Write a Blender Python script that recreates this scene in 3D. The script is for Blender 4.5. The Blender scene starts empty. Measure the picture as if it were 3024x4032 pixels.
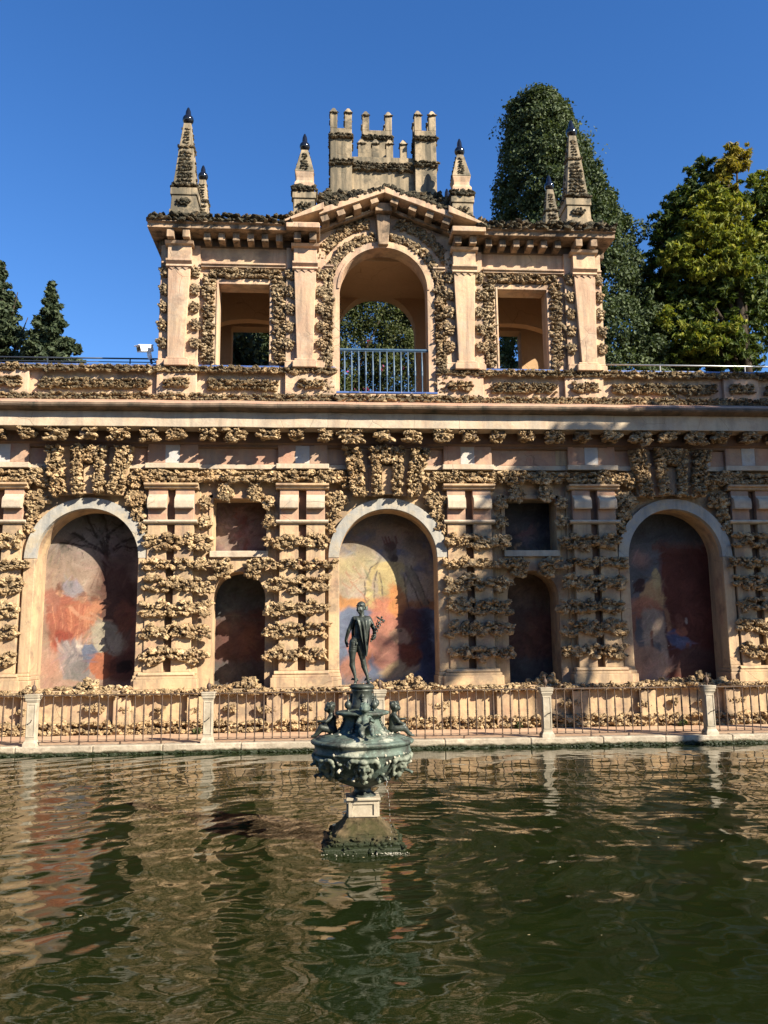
import bpy, bmesh, math, random
import numpy as np
from mathutils import Vector, Matrix, noise
from mathutils.geometry import tessellate_polygon

random.seed(7); RNG = np.random.default_rng(7)
scene = bpy.context.scene
COL = scene.collection
R = math.radians

# ------------------------------------------------------------------ camera
YAW, PITCH, ROLL = 0.06932101, 0.15560347, -0.00964152
fwd = Vector((math.sin(YAW)*math.cos(PITCH), math.cos(YAW)*math.cos(PITCH), math.sin(PITCH)))
rgt = Vector((math.cos(YAW), -math.sin(YAW), 0)); upv = rgt.cross(fwd)
r2 = rgt*math.cos(ROLL)+upv*math.sin(ROLL); u2 = upv*math.cos(ROLL)-rgt*math.sin(ROLL)
cam_data = bpy.data.cameras.new('camera'); cam = bpy.data.objects.new('camera', cam_data); COL.objects.link(cam)
M = Matrix.Identity(4)
for i in range(3):
    M[i][0] = r2[i]; M[i][1] = u2[i]; M[i][2] = -fwd[i]
M[0][3], M[1][3], M[2][3] = -1.5408, -20.9, 2.78
cam.matrix_world = M
cam_data.sensor_fit = 'VERTICAL'; cam_data.sensor_height = 36; cam_data.lens = 3300/4032*36
cam_data.clip_end = 3000; cam_data.clip_start = 0.1
scene.camera = cam

# ------------------------------------------------------------------ light
SUN = Vector((0.643, -0.559, 0.522)).normalized()
world = bpy.data.worlds.new('World'); scene.world = world; world.use_nodes = True
wn = world.node_tree; bg = wn.nodes['Background']
sky = wn.nodes.new('ShaderNodeTexSky'); sky.sky_type = 'NISHITA'; sky.sun_disc = False
sky.sun_elevation = math.asin(SUN.z); sky.sun_rotation = math.atan2(SUN.x, SUN.y)
sky.altitude = 0; sky.air_density = 1.0; sky.dust_density = 0.05; sky.ozone_density = 3.0
hs = wn.nodes.new('ShaderNodeHueSaturation'); hs.inputs['Saturation'].default_value = 1.27; hs.inputs['Hue'].default_value = .510
wn.links.new(sky.outputs[0], hs.inputs['Color']); wn.links.new(hs.outputs[0], bg.inputs[0])
bg.inputs[1].default_value = 0.072
sl = bpy.data.lights.new('sun', 'SUN'); sl.energy = 5.0; sl.angle = R(0.5); sl.color = (1.0, 0.90, 0.74)
sun = bpy.data.objects.new('sun', sl); COL.objects.link(sun)
sun.rotation_euler = SUN.to_track_quat('Z', 'Y').to_euler(); sun.location = SUN*60
scene.view_settings.view_transform = 'Standard'; scene.view_settings.look = 'None'
scene.view_settings.gamma = 1; scene.view_settings.use_curve_mapping = False
scene.view_settings.exposure = 1.5
scene.render.engine = 'CYCLES'
scene.cycles.max_bounces = 6; scene.cycles.diffuse_bounces = 4; scene.cycles.glossy_bounces = 3

# ------------------------------------------------------------------ object helpers
def thing(name, label, cat, loc=(0, 0, 0), rz=0.0, group=None):
    o = bpy.data.objects.new(name, None); COL.objects.link(o); o.empty_display_size = .3
    o.location = loc; o.rotation_euler = (0, 0, rz); o['label'] = label; o['category'] = cat
    if group: o['group'] = group
    return o
def link(name, me, mat=None, parent=None, world=False):
    o = bpy.data.objects.new(name, me); COL.objects.link(o)
    if mat is not None and not me.materials: me.materials.append(mat)
    if parent is not None:
        o.parent = parent
        if world:                                   # mesh given in world coordinates, parent standing somewhere
            q = parent; loc = Vector(q.location)
            while q.parent is not None: q = q.parent; loc += Vector(q.location)
            o.location = -loc
    return o
def dup(root, loc, rz=None, label=None):
    c = root.copy(); COL.objects.link(c); c.location = loc
    if rz is not None: c.rotation_euler = (0, 0, rz)
    if label: c['label'] = label
    for ch in list(root.children):
        k = ch.copy(); COL.objects.link(k); k.parent = c
        for g in list(ch.children):
            q = g.copy(); COL.objects.link(q); q.parent = k
    return c
def arcpts(cx, cz, r, a0, a1, n):
    return [(cx+r*math.cos(R(a0+(a1-a0)*i/n)), cz+r*math.sin(R(a0+(a1-a0)*i/n))) for i in range(n+1)]
def arch_outline(cx, hw, z0, zs, n=24):
    return [(cx+hw, z0)] + arcpts(cx, zs, hw, 0, 180, n) + [(cx-hw, z0)]

class MB:
    def __init__(s): s.v = []; s.f = []; s.sm = []
    def add(s, vs, fs, sm=False):
        b = len(s.v); s.v += [tuple(v) for v in vs]; s.f += [tuple(b+i for i in f) for f in fs]; s.sm += [sm]*len(fs); return s
    def box(s, x0, x1, y0, y1, z0, z1, t=0.0):
        # t: inset of the top face (a tapered block)
        return s.add([(x0, y0, z0), (x1, y0, z0), (x1, y1, z0), (x0, y1, z0), (x0+t, y0+t, z1), (x1-t, y0+t, z1), (x1-t, y1-t, z1), (x0+t, y1-t, z1)],
              [(0, 3, 2, 1), (4, 5, 6, 7), (0, 1, 5, 4), (1, 2, 6, 5), (2, 3, 7, 6), (3, 0, 4, 7)])
    def prism(s, poly, y0, y1):
        # poly in (x,z), counter-clockwise seen from -y
        n = len(poly); vs = [(x, y0, z) for x, z in poly]+[(x, y1, z) for x, z in poly]
        fs = [tuple(range(n)), tuple(range(2*n-1, n-1, -1))]+[(i, i+n, (i+1) % n+n, (i+1) % n) for i in range(n)]
        return s.add(vs, fs)
    def prism_holes(s, outer, holes, y0, y1):
        loops = [outer]+holes; flat = [p for l in loops for p in l]; n = len(flat)
        tris = tessellate_polygon([[Vector((x, z, 0)) for x, z in l] for l in loops])
        vs = [(x, y0, z) for x, z in flat]+[(x, y1, z) for x, z in flat]; fs = []
        for a, b, c in tris:
            ax = (flat[b][0]-flat[a][0])*(flat[c][1]-flat[a][1])-(flat[b][1]-flat[a][1])*(flat[c][0]-flat[a][0])
            if ax < 0: b, c = c, b
            fs += [(a, b, c), (c+n, b+n, a+n)]
        k = 0
        for l in loops:
            ar = sum(l[i][0]*l[(i+1) % len(l)][1]-l[(i+1) % len(l)][0]*l[i][1] for i in range(len(l)))
            ccw = ar > 0
            for i in range(len(l)):
                a, b = k+i, k+(i+1) % len(l)
                q = (a, a+n, b+n, b)
                if (l is loops[0]) != ccw: q = q[::-1]
                fs.append(q)
            k += len(l)
        return s.add(vs, fs)
    def ring(s, cx, cz, ra, rb, a0, a1, y0, y1, n=28):
        o = arcpts(cx, cz, rb, a0, a1, n); i = arcpts(cx, cz, ra, a0, a1, n)
        for k in range(n): s.prism([i[k], o[k], o[k+1], i[k+1]], y0, y1)
        return s
    def profile_x(s, prof, x0, x1, n=1, wob=0.0):
        # closed profile in (y,z) swept along x
        m = len(prof); vs = []; fs = []
        for i in range(n+1):
            x = x0+(x1-x0)*i/n; dz = wob*noise.noise((x*.9, 3.1, 0)); dy = wob*noise.noise((x*1.3, 9.1, 0))
            vs += [(x, y+dy, z+dz) for y, z in prof]
        for i in range(n):
            for k in range(m):
                a = i*m+k; b = i*m+(k+1) % m; fs.append((a, b, b+m, a+m))
        fs += [tuple(range(m-1, -1, -1)), tuple(range(n*m, n*m+m))]
        return s.add(vs, fs)
    def lathe(s, prof, n=24, c=(0, 0), sm=True, a0=0):
        vs = []; fs = []; m = len(prof)
        for r, z in prof:
            for i in range(n):
                a = 2*math.pi*i/n+a0; vs.append((c[0]+r*math.cos(a), c[1]+r*math.sin(a), z))
        for k in range(m-1):
            for i in range(n): j = (i+1) % n; fs.append((k*n+i, k*n+j, (k+1)*n+j, (k+1)*n+i))
        s.add(vs, fs, sm); s.add(vs[:n], [tuple(range(n-1, -1, -1))]); s.add(vs[-n:], [tuple(range(n))])
        return s
    def tube(s, pts, rad, n=8, sm=True):
        pts = [Vector(p) for p in pts]; rad = rad if hasattr(rad, '__len__') else [rad]*len(pts)
        vs = []; fs = []; t0 = (pts[1]-pts[0]).normalized()
        ref = Vector((0, 0, 1)) if abs(t0.z) < .9 else Vector((1, 0, 0))
        for i, p in enumerate(pts):
            t = (pts[min(i+1, len(pts)-1)]-pts[max(i-1, 0)]).normalized()
            a = t.cross(ref).normalized(); b = t.cross(a)
            for k in range(n):
                w = 2*math.pi*k/n; vs.append(p+(a*math.cos(w)+b*math.sin(w))*rad[i])
        for i in range(len(pts)-1):
            for k in range(n): j = (k+1) % n; fs.append((i*n+k, i*n+j, (i+1)*n+j, (i+1)*n+k))
        fs += [tuple(range(n-1, -1, -1)), tuple(range((len(pts)-1)*n, len(pts)*n))]
        return s.add(vs, fs, sm)
    def sphere(s, c, r, n=12, sm=True):
        rr = r if hasattr(r, '__len__') else (r, r, r); vs = []; fs = []; m = max(4, n//2)
        for i in range(m+1):
            th = math.pi*i/m
            for k in range(n):
                ph = 2*math.pi*k/n
                vs.append((c[0]+rr[0]*math.sin(th)*math.cos(ph), c[1]+rr[1]*math.sin(th)*math.sin(ph), c[2]-rr[2]*math.cos(th)))
        for i in range(m):
            for k in range(n): j = (k+1) % n; fs.append((i*n+k, i*n+j, (i+1)*n+j, (i+1)*n+k))
        return s.add(vs, fs, sm)
    def mesh(s, name):
        me = bpy.data.meshes.new(name); me.from_pydata(s.v, [], s.f)
        me.polygons.foreach_set('use_smooth', s.sm); me.update(); return me
    def build(s, name, mat, parent=None, world=False, bevel=0.0):
        o = link(name, s.mesh(name), mat, parent, world)
        if bevel:
            b = o.modifiers.new('bevel', 'BEVEL'); b.width = bevel; b.segments = 2; b.limit_method = 'ANGLE'; b.angle_limit = R(40)
        return o
def np_mesh(name, V, F, smooth=False):
    # V (n,3) float, F (m,k) int with constant k
    me = bpy.data.meshes.new(name); V = np.ascontiguousarray(V, np.float32); F = np.ascontiguousarray(F, np.int32); k = F.shape[1]
    me.vertices.add(len(V)); me.vertices.foreach_set('co', V.ravel())
    me.loops.add(F.size); me.loops.foreach_set('vertex_index', F.ravel())
    me.polygons.add(len(F)); me.polygons.foreach_set('loop_start', np.arange(0, F.size, k, dtype=np.int32))
    me.polygons.foreach_set('use_smooth', np.full(len(F), smooth)); me.update(calc_edges=True); me.validate(); return me

# ------------------------------------------------------------------ materials
class NT:
    def __init__(s, name):
        s.m = bpy.data.materials.new(name); s.m.use_nodes = True; s.t = s.m.node_tree; s.b = s.t.nodes['Principled BSDF']
        s.pos = s.n('ShaderNodeNewGeometry').outputs['Position']
    def n(s, t, **kw):
        x = s.t.nodes.new(t)
        for k, v in kw.items(): setattr(x, k, v)
        return x
    def l(s, a, b): s.t.links.new(a, b)
    def scaled(s, sc, off=(0, 0, 0)):
        x = s.n('ShaderNodeMapping'); x.inputs['Scale'].default_value = sc; x.inputs['Location'].default_value = off; s.l(s.pos, x.inputs['Vector']); return x.outputs[0]
    def noise(s, scale, detail=4, rough=.55, vec=None, dist=0):
        x = s.n('ShaderNodeTexNoise'); x.inputs['Scale'].default_value = scale; x.inputs['Detail'].default_value = detail
        x.inputs['Roughness'].default_value = rough; x.inputs['Distortion'].default_value = dist; s.l(vec or s.pos, x.inputs['Vector']); return x.outputs['Fac']
    def rng(s, fac, a, b, lo=0., hi=1.):
        x = s.n('ShaderNodeMapRange'); x.inputs[1].default_value = a; x.inputs[2].default_value = b; x.inputs[3].default_value = lo; x.inputs[4].default_value = hi
        s.l(fac, x.inputs[0]); return x.outputs[0]
    def math(s, op, a, b=None):
        x = s.n('ShaderNodeMath', operation=op)
        for i, q in enumerate((a, b)):
            if q is None: continue
            if isinstance(q, (int, float)): x.inputs[i].default_value = q
            else: s.l(q, x.inputs[i])
        return x.outputs[0]
    def mix(s, fac, a, b, mode='MIX'):
        x = s.n('ShaderNodeMix', data_type='RGBA', blend_type=mode)
        for i, q in ((0, fac), (6, a), (7, b)):
            if isinstance(q, (int, float)): x.inputs[i].default_value = q
            elif isinstance(q, tuple): x.inputs[i].default_value = (*q, 1)
            else: s.l(q, x.inputs[i])
        return x.outputs[2]
    def bump(s, h, strength=.4, dist=.02):
        x = s.n('ShaderNodeBump'); x.inputs['Strength'].default_value = strength; x.inputs['Distance'].default_value = dist
        s.l(h, x.inputs['Height']); s.l(x.outputs[0], s.b.inputs['Normal']); return x
    def done(s, col, rough=.9, spec=.2):
        if isinstance(col, tuple): s.b.inputs['Base Color'].default_value = (*col, 1)
        else: s.l(col, s.b.inputs['Base Color'])
        if isinstance(rough, float): s.b.inputs['Roughness'].default_value = rough
        else: s.l(rough, s.b.inputs['Roughness'])
        s.b.inputs['Specular IOR Level'].default_value = spec
        return s.m

def stucco(name, a, b, c, stain=(.10, .075, .05), st=.35, patch=.8, rough=.92, bump=.5, thr=.0):
    # limewashed plaster: two tones in large patches, a third in small ones, rain streaks, pits
    t = NT(name)
    col = t.mix(t.rng(t.noise(patch, 6, .6), .38, .62), a, b)
    col = t.mix(t.rng(t.noise(2.6, 8, .65, t.scaled((1, 1, 1.0), (5, 2, 1))), .48, .68), col, c)
    fine = t.noise(14, 8, .7)
    col = t.mix(t.rng(fine, .35, .7, 0, .28), col, tuple(x*.62 for x in a))
    streak = t.rng(t.noise(1.0, 7, .65, t.scaled((3.2, 3.2, .32))), .52-thr, .72-thr)
    blot = t.rng(t.noise(1.3, 8, .68, t.scaled((1, 1, 1), (31, 7, 3))), .56-thr, .70-thr)
    col = t.mix(t.math('MULTIPLY', t.math('MAXIMUM', streak, blot), st), col, stain)
    vor = t.n('ShaderNodeTexVoronoi', feature='DISTANCE_TO_EDGE'); vor.inputs['Scale'].default_value = 1.3
    wv = t.n('ShaderNodeMixRGB'); wv.inputs[0].default_value = .12
    nz = t.n('ShaderNodeTexNoise'); nz.inputs['Scale'].default_value = 3; t.l(t.pos, nz.inputs['Vector'])
    t.l(t.pos, wv.inputs[1]); t.l(nz.outputs['Color'], wv.inputs[2]); t.l(wv.outputs[0], vor.inputs['Vector'])
    crack = t.rng(vor.outputs['Distance'], 0, .012, 1, 0)
    crack = t.math('MULTIPLY', crack, t.rng(t.noise(.7, 2), .52, .6))
    col = t.mix(t.math('MULTIPLY', crack, .5), col, tuple(x*.35 for x in a))
    h = t.math('ADD', t.math('MULTIPLY', t.noise(5, 6, .6), .8), t.math('MULTIPLY', fine, .5))
    t.bump(t.math('SUBTRACT', h, t.math('MULTIPLY', crack, .4)), bump, .03)
    return t.done(col, rough)

def rockmat(name, lo, mid, hi, dark=.5, darkcol=(.045, .043, .032)):
    t = NT(name)
    n1 = t.noise(7, 8, .68); n2 = t.noise(1.1, 5, .6)
    col = t.mix(t.rng(n1, .30, .52), lo, mid); col = t.mix(t.rng(n1, .52, .72), col, hi)
    col = t.mix(t.rng(n2, .46, .68, 0, .45), col, (.32, .19, .09))
    g = t.n('ShaderNodeNewGeometry'); sp = t.n('ShaderNodeSeparateXYZ'); t.l(g.outputs['Normal'], sp.inputs[0])
    li = t.math('ADD', t.noise(2.4, 6, .65), t.math('MULTIPLY', sp.outputs['Z'], .16))
    col = t.mix(t.rng(li, .60-dark*.3, .78-dark*.3, 0, min(1, .35+dark*.6)), col, darkcol)
    isl = g.outputs['Random Per Island']; oi = t.n('ShaderNodeObjectInfo').outputs['Random']
    v = t.math('FRACT', t.math('ADD', isl, oi))
    col = t.mix(1.0, col, t.mix(v, (.62, .60, .58), (1.26, 1.24, 1.2)), 'MULTIPLY')
    vor = t.n('ShaderNodeTexVoronoi'); vor.inputs['Scale'].default_value = 26; t.l(t.pos, vor.inputs['Vector'])
    h = t.math('ADD', t.noise(22, 8, .75), t.math('MULTIPLY', vor.outputs['Distance'], .7))
    t.bump(h, 1.0, .035)
    return t.done(col, .95, .1)

def plain(name, col, rough=.6, metal=0., var=.25, vs=6, bump=.2, bs=30, spec=.4, alt=None):
    t = NT(name); c2 = alt or tuple(x*(1-var) for x in col)
    c = t.mix(t.rng(t.noise(vs, 7, .65), .35, .65), col, c2)
    t.bump(t.noise(bs, 6, .65), bump, .01); t.b.inputs['Metallic'].default_value = metal
    return t.done(c, rough, spec)

M_ST = stucco('ochre_plaster', (.47, .33, .185), (.48, .335, .20), (.39, .235, .145), (.15, .115, .085), st=.7, thr=.07)
M_PINK = stucco('pink_plaster', (.40, .235, .155), (.38, .265, .18), (.34, .175, .12), (.17, .14, .12), st=.55, thr=.05)
M_WHITE = stucco('white_limewash', (.47, .385, .275), (.44, .36, .27), (.42, .31, .21), (.17, .15, .13), st=.5, thr=.05)
M_ARCH = stucco('grey_white_limewash', (.37, .34, .28), (.27, .265, .25), (.38, .31, .21), (.14, .15, .155), st=.7, patch=2.2, thr=.05)
M_PAV = stucco('cream_plaster', (.53, .38, .235), (.49, .305, .205), (.46, .36, .265), (.15, .115, .09), st=.65, patch=.6, thr=.07)
M_PAVST = stucco('stained_cream_plaster', (.42, .30, .19), (.38, .26, .175), (.40, .275, .18), (.055, .045, .035), st=.9, patch=.7, thr=.10)
M_TOW = stucco('weathered_tower_plaster', (.38, .295, .19), (.34, .265, .17), (.27, .22, .145), (.07, .065, .05), st=.88, patch=.9, thr=.10)
M_LICHEN_SHADE = stucco('lichen_and_shade_moulding', (.16, .115, .08), (.09, .066, .046), (.06, .048, .036), (.02, .026, .02), st=.95, patch=2.2)  # lichen stain on the drip; painted shade on brackets and dentil backs
M_INT = stucco('interior_plaster', (.40, .26, .145), (.38, .245, .13), (.36, .235, .13), st=.12)
M_ROCK = rockmat('tufa_rock', (.085, .055, .030), (.40, .29, .165), (.58, .46, .30), .27)
M_ROCKD = rockmat('lichen_dark_tufa', (.14, .10, .06), (.38, .28, .16), (.52, .41, .26), .78)
M_ROCKP = rockmat('pale_tufa', (.10, .07, .042), (.35, .265, .165), (.50, .40, .265), .52)
M_ROCKB = rockmat('blackened_tufa', (.09, .07, .05), (.20, .155, .10), (.36, .29, .19), 1.0)
M_BLACK = plain('black_glazed_ceramic', (.008, .009, .013), .12, spec=.6, bump=.02)
M_IRON = plain('rusty_iron', (.10, .065, .045), .65, .3, .4, 20)
M_BLUE = plain('blue_painted_iron', (.05, .10, .165), .45, 0, .3, 12, .1)
M_STONE = plain('pale_marble', (.40, .345, .26), .7, 0, .3, 5, .3, 40, .3, (.25, .21, .15))
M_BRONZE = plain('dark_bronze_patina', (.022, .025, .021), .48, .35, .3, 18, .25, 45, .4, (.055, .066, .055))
def patina():
    t = NT('green_bronze_patina'); n1 = t.noise(5, 7, .65); n2 = t.noise(16, 6, .7)
    col = t.mix(t.rng(n1, .40, .56), (.035, .038, .030), (.085, .115, .092))
    col = t.mix(t.rng(n2, .55, .68, 0, .75), col, (.19, .265, .22))
    col = t.mix(t.rng(t.noise(3.1, 8, .7, t.scaled((1, 1, 1), (9, 4, 2))), .57, .66, 0, .8), col, (.42, .42, .33))
    t.bump(n2, .5, .02); t.b.inputs['Metallic'].default_value = .25
    return t.done(col, .62, .4)
def mossy():
    t = NT('wet_mossy_stone'); n = t.noise(9, 8, .7)
    sp = t.n('ShaderNodeSeparateXYZ'); t.l(t.pos, sp.inputs[0])
    z = t.math('ADD', sp.outputs['Z'], t.math('MULTIPLY', n, .16))
    col = t.mix(t.rng(n, .35, .65), (.050, .036, .019), (.125, .090, .047))
    col = t.mix(t.rng(t.noise(4, 6, .6), .42, .6, 0, .8), col, (.032, .032, .010))
    col = t.mix(t.rng(z, .72, .84, 1, 0), col, (.018, .024, .010))
    t.bump(t.noise(45, 6, .7), .8, .015)
    return t.done(col, t.rng(z, .66, .80, .4, .9), .2)
def kerbmat():
    t = NT('weathered_kerb_stone'); n = t.noise(6, 8, .68)
    sp = t.n('ShaderNodeSeparateXYZ'); t.l(t.pos, sp.inputs[0])
    z = t.math('ADD', sp.outputs['Z'], t.math('MULTIPLY', t.math('SUBTRACT', t.noise(3, 8, .72), .5), .20))
    col = t.mix(t.rng(n, .36, .62), (.46, .39, .29), (.27, .22, .16))
    col = t.mix(t.rng(t.noise(1.1, 4), .45, .62, 0, .6), col, (.22, .19, .14))
    col = t.mix(t.rng(z, .625, .665, 1, 0), col, (.035, .032, .014))
    col = t.mix(t.rng(z, .585, .615, 1, 0), col, (.016, .016, .006))
    t.bump(t.noise(30, 8, .7), .8, .02)
    return t.done(col, .85, .3)
def waterm():
    t = NT('green_pond_water'); b = t.b
    col = t.mix(t.rng(t.noise(.25, 3), .4, .6), (.0088, .0132, .0030), (.0066, .0105, .0024))
    b.inputs['IOR'].default_value = 1.36; b.inputs['Roughness'].default_value = .02
    t.l(col, b.inputs['Base Color']); b.inputs['Roughness'].default_value = .015
    t.bump(t.noise(14, 3, .5, t.scaled((1, 1.6, 1))), .05, .01)
    return t.m
def tilem(name, a, c):
    t = NT(name); oi = t.n('ShaderNodeObjectInfo').outputs['Random']
    col = t.mix(oi, a, c); col = t.mix(t.rng(t.noise(9, 6), .56, .70, 0, .7), col, (.42, .36, .28))
    return t.done(col, .35, .5)
def pavingm():
    t = NT('worn_brick_paving')
    br = t.n('ShaderNodeTexBrick'); br.inputs['Scale'].default_value = 3.4; br.inputs['Mortar Size'].default_value = .02
    br.inputs['Color1'].default_value = (.36, .20, .12, 1); br.inputs['Color2'].default_value = (.43, .27, .165, 1); br.inputs['Mortar'].default_value = (.36, .29, .20, 1)
    t.l(t.pos, br.inputs['Vector'])
    col = t.mix(t.rng(t.noise(1.5, 7, .65), .45, .65, 0, .7), br.outputs['Color'], (.46, .34, .22))
    t.bump(br.outputs['Fac'], .3, .01); return t.done(col, .9, .2)
def leafm(name, cols, pscale=.6, rough=.45, trans=.25):
    t = NT(name); isl = t.n('ShaderNodeNewGeometry').outputs['Random Per Island']
    col = t.mix(t.rng(t.noise(pscale, 3), .38, .62), cols[0], cols[1])
    col = t.mix(t.rng(isl, .55, .95), col, cols[2])
    b = t.b; t.l(col, b.inputs['Base Color']); b.inputs['Roughness'].default_value = max(rough, .6); b.inputs['Specular IOR Level'].default_value = .18
    if trans:
        tr = t.n('ShaderNodeBsdfTranslucent'); t.l(t.mix(1.0, col, (1.2, 1.2, .6), 'MULTIPLY'), tr.inputs['Color'])
        mx = t.n('ShaderNodeMixShader'); mx.inputs[0].default_value = trans
        out = t.t.nodes['Material Output']; t.l(b.outputs[0], mx.inputs[1]); t.l(tr.outputs[0], mx.inputs[2]); t.l(mx.outputs[0], out.inputs['Surface'])
    return t.m
M_PAT = patina(); M_MOSS = mossy(); M_KERB = kerbmat(); M_WATER = waterm(); M_PAVE = pavingm()
M_TILE = tilem('blue_glazed_tile', (.035, .065, .20), (.075, .13, .31))
M_BARK = plain('bark', (.045, .035, .026), .95, 0, .5, 8, 1, 25, .1)
M_EARTH = plain('bare_earth', (.20, .15, .09), .95, 0, .4, 1.2, .6, 12, .1)
M_SLOT = stucco('umber_shade_plaster', (.16, .10, .065), (.20, .12, .08), (.13, .09, .06), st=.3)  # dark tone standing in for shade in slots and under the cornice
M_GREYP = stucco('faded_grey_blue_paint', (.36, .36, .36), (.42, .39, .36), (.50, .42, .33), st=.3, patch=3)
M_CAMW = plain('white_camera_housing', (.80, .80, .78), .4, 0, .05, 5, .02)
M_STEEL = plain('galvanised_pipe', (.50, .50, .47), .4, .7, .2, 9, .05)
M_DARKP = plain('dark_painted_pipe', (.05, .06, .075), .4, .4, .3, 9, .05)
M_MASK = plain('limed_bronze_relief', (.20, .215, .165), .7, .1, .5, 14, .5, 50, .3, (.06, .075, .055))
M_FOAM = plain('white_lime_scale', (.40, .37, .29), .8, 0, .35, 30, .5, 60, .3)

# ------------------------------------------------------------------ rocks
def ico(sub):
    bm = bmesh.new(); bmesh.ops.create_icosphere(bm, subdivisions=sub, radius=1); bm.verts.ensure_lookup_table()
    V = np.array([v.co[:] for v in bm.verts]); F = np.array([[v.index for v in f.verts] for f in bm.faces]); bm.free(); return V, F
def craggy(sub, seed, amp=.42):
    V, F = ico(sub); out = []
    for p in V:
        q = Vector(p)*1.0+Vector((seed*7.3, seed*3.1, seed*1.7))
        d = 1+amp*noise.noise(q*1.5)+amp*.8*(1-2.6*abs(noise.noise(q*2.9)))-.2+amp*.5*noise.noise(q*6)
        out.append(p*max(.38, d))
    V = np.array(out); V /= np.abs(V).max(axis=0); return V, F
PRO = {1: [craggy(1, i, .30) for i in range(10)], 2: [craggy(2, i+20) for i in range(14)]}
_rockme = {}
def rock_mesh(sub, k, mat):
    key = (sub, k, mat.name)
    if key not in _rockme:
        V, F = PRO[sub][k]; me = np_mesh('rock', V, F); me.materials.append(mat); _rockme[key] = me
    return _rockme[key]
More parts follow.
